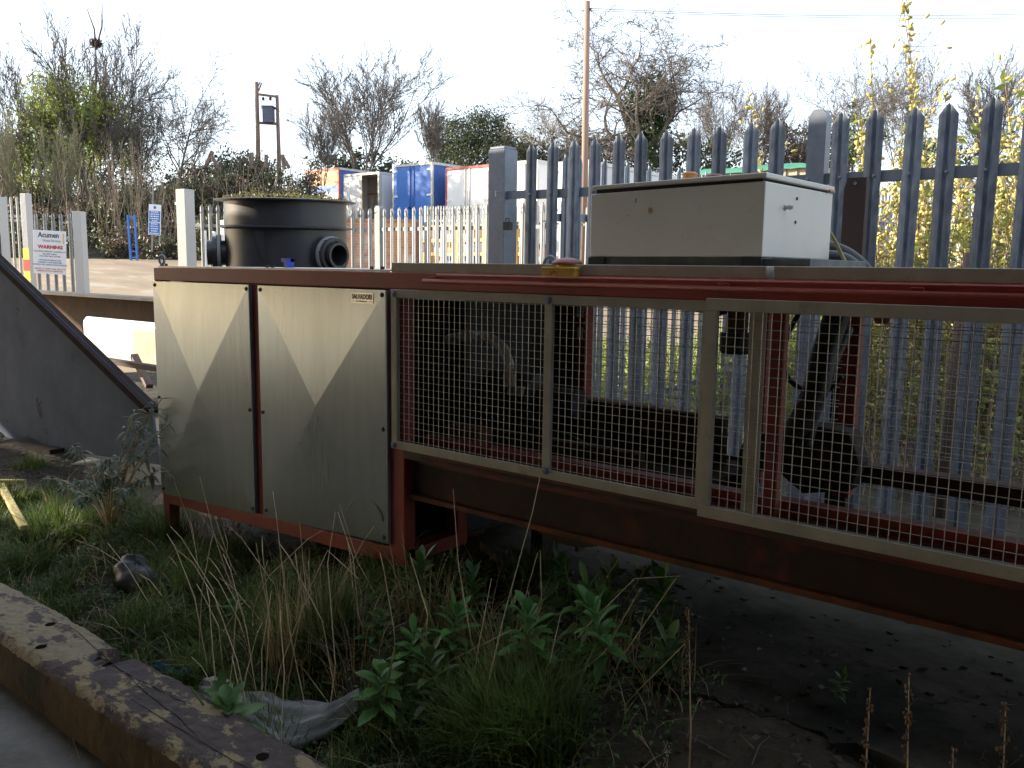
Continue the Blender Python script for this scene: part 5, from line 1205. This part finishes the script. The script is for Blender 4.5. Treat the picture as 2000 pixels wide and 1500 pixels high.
# long individual dry stalks
def stalkline(b, P, r_):
    pts = [Vector(p) for p in P]; out = []
    for i in range(len(pts)-1):
        for k in range(4): out.append(pts[i].lerp(pts[i+1], k/4))
    out.append(pts[-1]); m_ = len(out); b.tube(out, [r_*(1-.6*k/m_) for k in range(m_)], 5, cap=False)
STK = [[(600, 1400), (565, 1230), (540, 1010), (533, 960)], [(1010, 1500), (920, 1250), (895, 1100), (885, 955)], [(700, 1250), (610, 1060), (548, 985)], [(915, 1500), (985, 1200), (1040, 1000), (1055, 930)],
       [(1110, 1500), (1000, 1400), (1010, 1330), (1058, 1180), (1055, 1075)], [(1000, 1400), (1005, 1240), (1050, 1080)], [(1050, 1480), (1060, 1330), (1150, 1220), (1240, 1130), (1330, 1125)], [(1120, 1500), (1210, 1290), (1320, 1130)],
       [(1200, 1270), (1225, 1130)], [(1370, 1490), (1310, 1340), (1346, 1238)], [(640, 1420), (655, 1300), (640, 1100), (655, 1000)], [(760, 1400), (700, 1200), (690, 1090), (660, 1000)], [(860, 1450), (880, 1290), (1000, 1230)],
       [(800, 1350), (760, 1210), (700, 1100), (663, 985)], [(1180, 1500), (1140, 1400), (1195, 1305)], [(990, 1500), (965, 1380), (950, 1240)], [(570, 1380), (530, 1230), (500, 1060)], [(620, 1350), (600, 1180), (585, 1020)],
       [(980, 1490), (1110, 1330), (1180, 1275), (1250, 1150)], [(400, 1150), (370, 1020), (340, 940)], [(470, 1200), (420, 1050), (390, 930)], [(905, 1450), (935, 1260), (960, 1130)], [(1130, 1480), (1245, 1350), (1340, 1255)], [(560, 1350), (590, 1180), (640, 1075), (700, 1130)],
       [(820, 1440), (835, 1200), (800, 1080)], [(1030, 1500), (1075, 1290), (1095, 1200)], [(1700, 1440), (1650, 1385), (1560, 1500)], [(940, 1200), (925, 1100), (905, 1060)], [(310, 1210), (250, 1110), (210, 1060)], [(520, 1230), (450, 1100), (420, 1010)]]
for i in range(46):
    x0_ = rl.uniform(430, 1330); y0_ = rl.uniform(1330, 1480); ln_ = rl.uniform(120, 330); lx = rl.gauss(0, 70)
    STK.append([(x0_, y0_), (x0_+lx*.4+rl.gauss(0, 8), y0_-ln_*.5), (x0_+lx, y0_-ln_*.9), (x0_+lx*1.25, y0_-ln_)])
for i in range(40):
    x0_ = rl.uniform(330, 800); y0_ = rl.uniform(1180, 1330); ln_ = rl.uniform(110, 260); lx = rl.gauss(-20, 60)
    STK.append([(x0_, y0_), (x0_+lx*.4+rl.gauss(0, 8), y0_-ln_*.5), (x0_+lx, y0_-ln_*.9), (x0_+lx*1.25, y0_-ln_)])
b = MB(); mid = 0
for i, P in enumerate(STK):
    base = gp_(*[P[0][0], min(P[0][1], 1480)]); Yb = max(1.52, base[1]+rl.uniform(-.05, .1)); pts = [onY(a, c, Yb+.04*k) for k, (a, c) in enumerate(P)]; pts[0] = (pts[0][0], pts[0][1], min(pts[0][2], .3))
    p0 = np.array(pts[0]); pts = [tuple(p0+np.array([0, 0, -(max(0, p0[2]-soilz(p0[0], p0[1])))]))]+[tuple(p) for p in pts]
    stalkline(b, pts, .0026)
tag(b.build('tall_dry_stalks', m_stalk), 'tall thin straw stalks rising from the weeds in front of the doors', 'grass', kind='stuff')
# broad leaved plants
def leaf_blade(b, p, d, l_, w_, droop, upn=Vector((0, 0, 1))):
    d = d.normalized(); side = d.cross(Vector((0, 0, 1))); side = side.normalized() if side.length > .05 else Vector((1, 0, 0)); V = []; n = 5
    prof = [.12, .7, 1, .75, .05]
    for k in range(n):
        t = k/(n-1); c = p+d*l_*t+Vector((0, 0, -droop*l_*t*t)); wk = w_*prof[k]*.5; fold = Vector((0, 0, wk*.45))
        V += [c-side*wk+fold, c, c+side*wk+fold]
    Fq = []
    for k in range(n-1): Fq += [(3*k, 3*k+1, 3*k+4, 3*k+3), (3*k+1, 3*k+2, 3*k+5, 3*k+4)]
    b.add(V, Fq)
def broad_mesh(seed, n=16, h=.16, l_=.085, w_=.026, whorls=3):
    rl_ = random.Random(seed); L_ = MB(); S_ = MB(); top = Vector((rl_.uniform(-.04, .04), rl_.uniform(-.04, .04), h)); S_.tube([(0, 0, 0), tuple(top*.5), tuple(top)], [.004, .0035, .002], 5)
    for k in range(n):
        t = .35+.65*(k/n); p = top*t; a = k*2.4+rl_.uniform(-.3, .3); el = .15+1.0*(k/n)**1.5; d = Vector((math.cos(a)*math.cos(el), math.sin(a)*math.cos(el), math.sin(el)))
        leaf_blade(L_, p, d, l_*rl_.uniform(.7, 1.2)*(1.1-.35*t), w_*rl_.uniform(.8, 1.2), rl_.uniform(.2, .7)*(1-.7*k/n))
    out = []
    for Q, nm, mt in ((L_, 'leaves', m_bleaf), (S_, 'stem', m_wleaf)):
        me = bpy.data.meshes.new(nm); me.from_pydata(Q.v, [], Q.f); me.materials.append(mt); me.polygons.foreach_set('use_smooth', [True]*len(Q.f)); me.update(); out.append(me)
    return out
BM = [broad_mesh(s, 18+s) for s in range(1, 6)]
BLAB = ['leafy green weed below the left cabinet door among dry grass', 'leafy green weed under the gap between the two doors', 'leafy green weed below the middle of the right door', 'leafy green weed left of the straw coloured grass clump', 'leafy green weed just behind the straw coloured grass clump', 'leafy green weed below the lower right door corner', 'leafy green weed in front of the red corner post, nearest the machine', 'leafy green weed under the girder by the dark foot', 'leafy green weed centre of the strip behind the big grass tuft', 'leafy green weed between the long leaning stalks', 'leafy green weed at the foot of the leftmost long leaning stalk', 'leafy green weed above and left of the thick green tuft', 'leafy green weed right of the white plastic sheet, upper one', 'leafy green weed just above the thick green tuft', 'leafy green weed right of the thick green tuft, upper one', 'leafy green weed behind the right hand dry grass clump', 'leafy green weed in the middle of the right hand dark leaves', 'leafy green weed close to the bare slab, upper right of the strip', 'leafy green weed beside the curling dry stem on the right', 'leafy green weed rightmost on the edge of the bare slab', 'leafy green weed behind the end of the white plastic sheet', 'leafy green weed in front of the white plastic sheet end', 'leafy green weed in the centre of the tall stalks', 'leafy green weed highest of the right hand leafy group', 'leafy green weed low at the right foot of the thick tuft', 'leafy green weed against the dark space under the red sill', 'leafy green weed growing over the torn left end of the plastic sheet', 'leafy green weed beside the timber at the plastic sheet', 'leafy green weed lowest on the slab edge to the right', 'leafy green weed inside the dry grass at bottom centre', 'leafy green weed bottom left of the thick green tuft', 'leafy green weed bottom right near the lower picture edge']
BP = [(500, 1180), (625, 1170), (700, 1150), (470, 1215), (560, 1210), (760, 1210), (870, 1240), (950, 1220), (820, 1310), (930, 1300), (1010, 1290), (880, 1380), (800, 1380), (960, 1410), (1060, 1350), (1120, 1330), (1130, 1400), (1230, 1330), (1180, 1400), (1290, 1390), (720, 1330), (860, 1450), (1000, 1350), (1080, 1270), (1200, 1450), (900, 1200), (430, 1380), (460, 1400), (1280, 1450), (1050, 1430), (740, 1440), (1110, 1460)]
for i, (px, py) in enumerate(BP):
    p = gp_(px, py+25); r = empty('broad_leaved_weed', p, BLAB[i], 'weed', 'broad leaved weeds before the machine', rz=rl.uniform(0, 6.28)); s = rl.uniform(1.0, 1.6)*(1.0 if py > 1300 else (.75 if py > 1230 else .6))
    r.scale = (s, s, s)
    for me, nm in zip(BM[i % 5], ('leaves', 'stem')): o = bpy.data.objects.new(nm, me); C.objects.link(o); o.parent = r; o.rotation_euler = (rl.gauss(0, .16), rl.gauss(0, .16), 0); o.scale = (rl.uniform(.85, 1.15), rl.uniform(.85, 1.15), rl.uniform(.7, 1.25))
r = empty('green_seedling', tuple(onZ(1625, 1375, .425)), 'single bright green seedling growing on the bare slab', 'weed'); r.scale = (.55, .55, .5)
for me, nm in zip(BM[1], ('leaves', 'stem')): o = bpy.data.objects.new(nm, me); C.objects.link(o); o.parent = r
# low ground cover leaves
cen = []
for i in range(9000):
    x = rl.uniform(-5.2, -1.0); y = rl.uniform(1.49, 2.35); cen.append((x, y, soilz(x, y)+rl.uniform(0, .035)))
V, Fq = quads(np.array(cen), .012, rng, aspect=1.8); tag(npmesh('ground_cover', V, Fq, m_bleaf), 'small creeping leaves low over the soil', 'weeds', kind='stuff')
cen = []
for i in range(5200):
    x = rl.uniform(-6.5, .6); y = rl.uniform(1.49, 2.9); z = soilz(x, y)+rl.uniform(.0, .012)
    if y > 2.3 and x > -2.3: z = .424+rl.uniform(0, .004)
    if y > 2.3 and rl.random() < .75: continue
    cen.append((x, y, z))
V, Fq = quads(np.array(cen), .016, rng, flat=.25, aspect=1.7); tag(npmesh('leaf_litter', V, Fq, m_brown), 'small brown dead leaves scattered over soil and slab', 'leaf litter', kind='stuff')
b = MB()
for i in range(420):
    x = rl.uniform(-6, -.2); y = rl.uniform(1.5, 2.6); a = rl.uniform(0, 3.14); l_ = rl.uniform(.02, .09); z = soilz(x, y)+.012
    b.tube([(x-l_*math.cos(a), y-l_*math.sin(a), z), (x+rl.gauss(0, .006), y, z+rl.uniform(0, .02)), (x+l_*math.cos(a), y+l_*math.sin(a), z)], [.0016, .0014, .0008], 4, cap=False)
tag(b.build('fallen_twigs', m_bark), 'short dead twigs lying tangled in the weeds', 'twigs', kind='stuff')
# buddleia by the cabinet corner
bd = empty('buddleia', (-4.6, 2.25, .25), 'grey green buddleia sprawling at the left corner of the cabinet', 'shrub'); OBd = np.array([-4.6, 2.25, .25]); b = MB(OBd); Lf = MB(OBd)
base = Vector((-4.45, 2.15, .22))
for (px, py, Y) in [(140, 870, 2.05), (190, 905, 2.05), (85, 935, 2.0), (230, 930, 2.1), (265, 800, 2.15), (300, 790, 2.18), (335, 825, 2.15), (320, 870, 2.12), (270, 890, 2.15), (180, 960, 2.0), (290, 940, 2.1), (140, 980, 1.95), (240, 985, 2.0), (330, 920, 2.12), (60, 1080, 1.8), (205, 940, 2.1), (315, 780, 2.2), (150, 940, 2.02), (110, 960, 2.0), (215, 890, 2.1), (250, 960, 2.0)]:
    tip = Vector(onY(px, py, Y)); pts = [base.lerp(tip, t)+Vector((0, 0, .10*math.sin(3.14*t))) for t in (0, .25, .5, .75, 1)]; b.tube(pts, [.006, .005, .004, .003, .002], 5, cap=False)
    for k in range(22):
        t = rl.uniform(.45, 1); i0 = min(int(t*4), 3); p = pts[i0].lerp(pts[i0+1], t*4-i0); a = rl.uniform(0, 6.283); el = rl.uniform(-.2, .9)
        leaf_blade(Lf, p, Vector((math.cos(a)*math.cos(el), math.sin(a)*math.cos(el), math.sin(el))), rl.uniform(.04, .085), rl.uniform(.012, .02), rl.uniform(.2, 1.1))
b.build('stems', m_stalk, bd); o = Lf.build('leaves', m_bud, bd, True)
# seed heads lower right
def seedhead(px, py0, py1, label, lean=0):
    p1 = onY(px, py0, 1.95); p0 = onY(px+lean, py1, 1.95); top_ = Vector(p1); bot = Vector((p0[0], 1.95, .12)); r = empty('seed_stalk', tuple(bot), label, 'seed stalk', 'brown seed stalks by the slab edge')
    b = MB(tuple(bot)); b.tube([bot, bot.lerp(top_, .5)+Vector((.01, 0, 0)), top_], [.0028, .0022, .0012], 5); b.build('stem', m_stalk, r)
    b = MB(tuple(bot)); Ls_ = (top_-bot).length
    for k in range(46):
        t = rl.uniform(.0, .34)**1.0; c_ = top_.lerp(bot, t*.9)+Vector((rl.gauss(0, .004), rl.gauss(0, .004), 0)); s = rl.uniform(.003, .0055); b.lathe([(0, -s), (s*.8, -s*.3), (s*.7, s*.6), (0, s)], tuple(c_), 5)
    b.build('seed_head', m_seed, r)
seedhead(1776, 1315, 1500, 'brown seed stalk standing tallest at the lower right'); seedhead(1965, 1372, 1500, 'brown seed stalk nearest the right edge'); seedhead(1700, 1345, 1500, 'slim seed stalk left of the tallest one', -20)
seedhead(1862, 1462, 1560, 'short seed stalk low at the bottom right'); seedhead(1345, 1188, 1430, 'dark purple brown seed spike against the bare slab', 5)
# dry forked stems lower right
b = MB()
def fork(p, d, l_, r_, lv):
    q_ = p+d*l_; b.tube([p, (p+q_)/2+Vector((rl.gauss(0, .004), 0, 0)), q_], [r_, r_*.85, r_*.7], 4, cap=False)
    if lv > 0:
        for s in range(rl.choice((2, 2, 3))):
            nd = (d+Vector((rl.gauss(0, .33), rl.gauss(0, .33), .18))).normalized(); fork(q_, nd, l_*rl.uniform(.5, .85), r_*.7, lv-1)
    else: b.lathe([(0, -.002), (.0022, 0), (0, .002)], tuple(q_), 4)
for (px, py) in [(1420, 1500), (1470, 1510), (1520, 1500), (1545, 1500), (1600, 1520), (1640, 1510), (1700, 1530), (1500, 1450), (1560, 1540), (1450, 1540), (1770, 1560), (1850, 1560), (1380, 1540), (1900, 1560), (1330, 1530)]:
    p = onY(px, py, 1.9); fork(Vector((p[0], 1.9+rl.uniform(-.15, .1), .12)), Vector((rl.gauss(0, .15), rl.gauss(0, .1), 1)).normalized(), rl.uniform(.08, .15), .0022, 3)
tag(b.build('forked_dry_stems', m_stalk), 'fine forked dry stems along the slab edge', 'weeds', kind='stuff')

# ------------------------------------------------------------------ litter
def crumple(name, P, w0, mat, label, cat, z=.02, seed=1, h=.05):
    rl_ = random.Random(seed); n, m_ = 30, 14; V = []
    for i in range(n+1):
        t = i/n; k = t*(len(P)-1); i0 = min(int(k), len(P)-2); a = np.array(P[i0][:2]); c = np.array(P[i0+1][:2]); pc = a+(c-a)*(k-i0); wl_ = P[i0][2]+(P[i0+1][2]-P[i0][2])*(k-i0)
        dd = (c-a)/np.linalg.norm(c-a); nn_ = np.array([-dd[1], dd[0]])
        for j in range(m_+1):
            s = (j/m_-.5)*2; q_ = pc+nn_*s*wl_*(1+.12*math.sin(t*25+seed)); prof = max(0, 1-s*s)**.6
            zz = soilz(q_[0], q_[1])+z+h*prof*(.7+.3*math.sin(t*9+s*3))+.010*math.sin(s*11+t*6)+.006*math.sin(s*23-t*14)+rl_.uniform(-.003, .003)
            V.append((q_[0], q_[1], zz))
    Fq = [(i*(m_+1)+j, (i+1)*(m_+1)+j, (i+1)*(m_+1)+j+1, i*(m_+1)+j+1) for i in range(n) for j in range(m_)]
    o = npmesh(name, V, Fq, mat, smooth=True); sd = o.modifiers.new('t', 'SOLIDIFY'); sd.thickness = .0015; return tag(o, label, cat)
def Z2(px, py, z=.2): p = onZ(px, py, z); return (p[0], p[1])
crumple('plastic_sheet', [(*Z2(395, 1305), .03), (*Z2(430, 1320), .045), (*Z2(450, 1335), .022), (*Z2(500, 1360), .075), (*Z2(570, 1385), .08), (*Z2(640, 1400), .06), (*Z2(700, 1398), .04)], .1, m_bag, 'crumpled dirty white plastic sheet lying by the timber', 'plastic sheet', .03, 3, .045)
c0 = Z2(268, 1150, .17); b = MB(); nu, nv = 40, 20; V = []
for a_ in range(nu):
    for b2 in range(nv+1):
        u = 6.2832*a_/nu; v = math.pi*b2/nv-math.pi/2; rr_ = 1+.10*math.sin(3*u+2*v)+.07*math.sin(7*u-5*v)+.05*abs(math.sin(9*u+4*v))
        V.append((c0[0]+.135*rr_*math.cos(u)*math.cos(v), c0[1]+.075*rr_*math.sin(u)*math.cos(v), soilz(*c0)+.035+.075*rr_*math.sin(v)*(1-.25*math.cos(u))))
b.add(V, [(a_*(nv+1)+k, ((a_+1) % nu)*(nv+1)+k, ((a_+1) % nu)*(nv+1)+k+1, a_*(nv+1)+k+1) for a_ in range(nu) for k in range(nv)])
tag(b.build('plastic_sack', m_bagd, smooth=True), 'dark grey plastic sack half buried in weeds at the left', 'sack')
crumple('plastic_scrap', [(*Z2(303, 1268), .01), (*Z2(330, 1273), .02), (*Z2(372, 1276), .008)], .1, m_bluel, 'small scrap of blue plastic in the grass', 'litter', .03, 8, .015)
for k, (P, lb_, r_) in enumerate([([(150, 1205), (200, 1198), (250, 1215), (310, 1250)], 'curved dark stick lying in the grass behind the timber', .008), ([(390, 1270), (450, 1272), (530, 1280)], 'straight stick lying beside the blue scrap', .004), ([(180, 1215), (240, 1228), (320, 1248)], 'thin stick beside the curved dark one', .005), ([(70, 1370), (105, 1405), (140, 1435), (155, 1480)], 'thin bent twig lying on the concrete path', .0022)]):
    pts = []
    for (a, c) in P:
        p = onZ(a, c, .2 if k < 3 else .055); pts.append((p[0], p[1], soilz(p[0], p[1])+.03 if k < 3 else .053))
    b = MB(); b.tube(pts, [r_, r_*.9]+[r_*.8]*(len(pts)-3)+[r_*.5], 6); tag(b.build('stick', m_bark if k < 3 else m_stalk, smooth=True), lb_, 'stick')
p = onZ(300, 1325, .22); tag(MB().prism([(p[0]+.04*math.cos(t)*random.uniform(.7, 1.1), p[1]+.03*math.sin(t), soilz(p[0], p[1])) for t in np.linspace(0, 5.5, 9)], (0, 0, .045)).build('stone', m_concl, bevel=.01), 'small grey stone in the notch behind the timber', 'stone')

# ------------------------------------------------------------------ unseen canopy behind the camera, inferred from the shade, shaped to darken the machine
RZ = 4.07; YE = 1.5; XE = -18.0
cn = empty('shade_canopy', (-4, -8, 0), 'large unseen open sided grey roof behind the viewer, shaped to shade the machine', 'canopy'); OC = (-4, -8, 0)
def back(x, y, z=.42): d_ = (RZ-z)/math.tan(SUN_EL); return x+sdir.x/math.cos(SUN_EL)*d_, y+sdir.y/math.cos(SUN_EL)*d_
hA0 = back(-6.7, 2.48, .29); hA1 = back(-5.7, 2.66, .29); hB0 = back(-6.0, 1.74, .28); hB1 = back(-4.5, 2.14, .28)
# roof sheets around two slots cut to drop sun on the added ground patches
xsb = sorted([XE, hA0[0], hA1[0], hB0[0], hB1[0], 30]); ysb = sorted([-24, hB0[1], hB1[1], hA0[1], hA1[1], YE])
k = 0; b = MB(OC)
for i in range(5):
    for j in range(5):
        cx, cy = (xsb[i]+xsb[i+1])/2, (ysb[j]+ysb[j+1])/2
        if (hA0[0] < cx < hA1[0] and hA0[1] < cy < hA1[1]) or (hB0[0] < cx < hB1[0] and hB0[1] < cy < hB1[1]): continue
        b.box(xsb[i], xsb[i+1], ysb[j], ysb[j+1], RZ, RZ+.06)
b.build('roof', m_under, cn)
b = MB(OC); b.box(XE, 30, YE, YE+.02, RZ-.05, RZ+.0595); b.build('fascia', m_galvp, cn)
b = MB(OC); b.box(XE, 30, -24.2, -24.02, -.2, RZ); b.build('back_wall', m_under, cn)
b = MB(OC); b.box(XE+.02, XE+.10, -24, -4.8, 1.9, RZ-.002); b.build('unseen_gable', m_under, cn)  # unseen end sheet added to cut light, low gap left for door reflections
b = MB(OC); b.box(29.9, 30, -24, YE-.1, -.2, RZ-.002); b.build('unseen_gable', m_under, cn)
for x in (-17.7, -12, 8, 18, 28):
    for y in (-4.5, -23.5): b = MB(OC); b.box(x-.12, x+.12, y-.12, y+.12, -.2, RZ); b.build('column', m_galvp, cn)
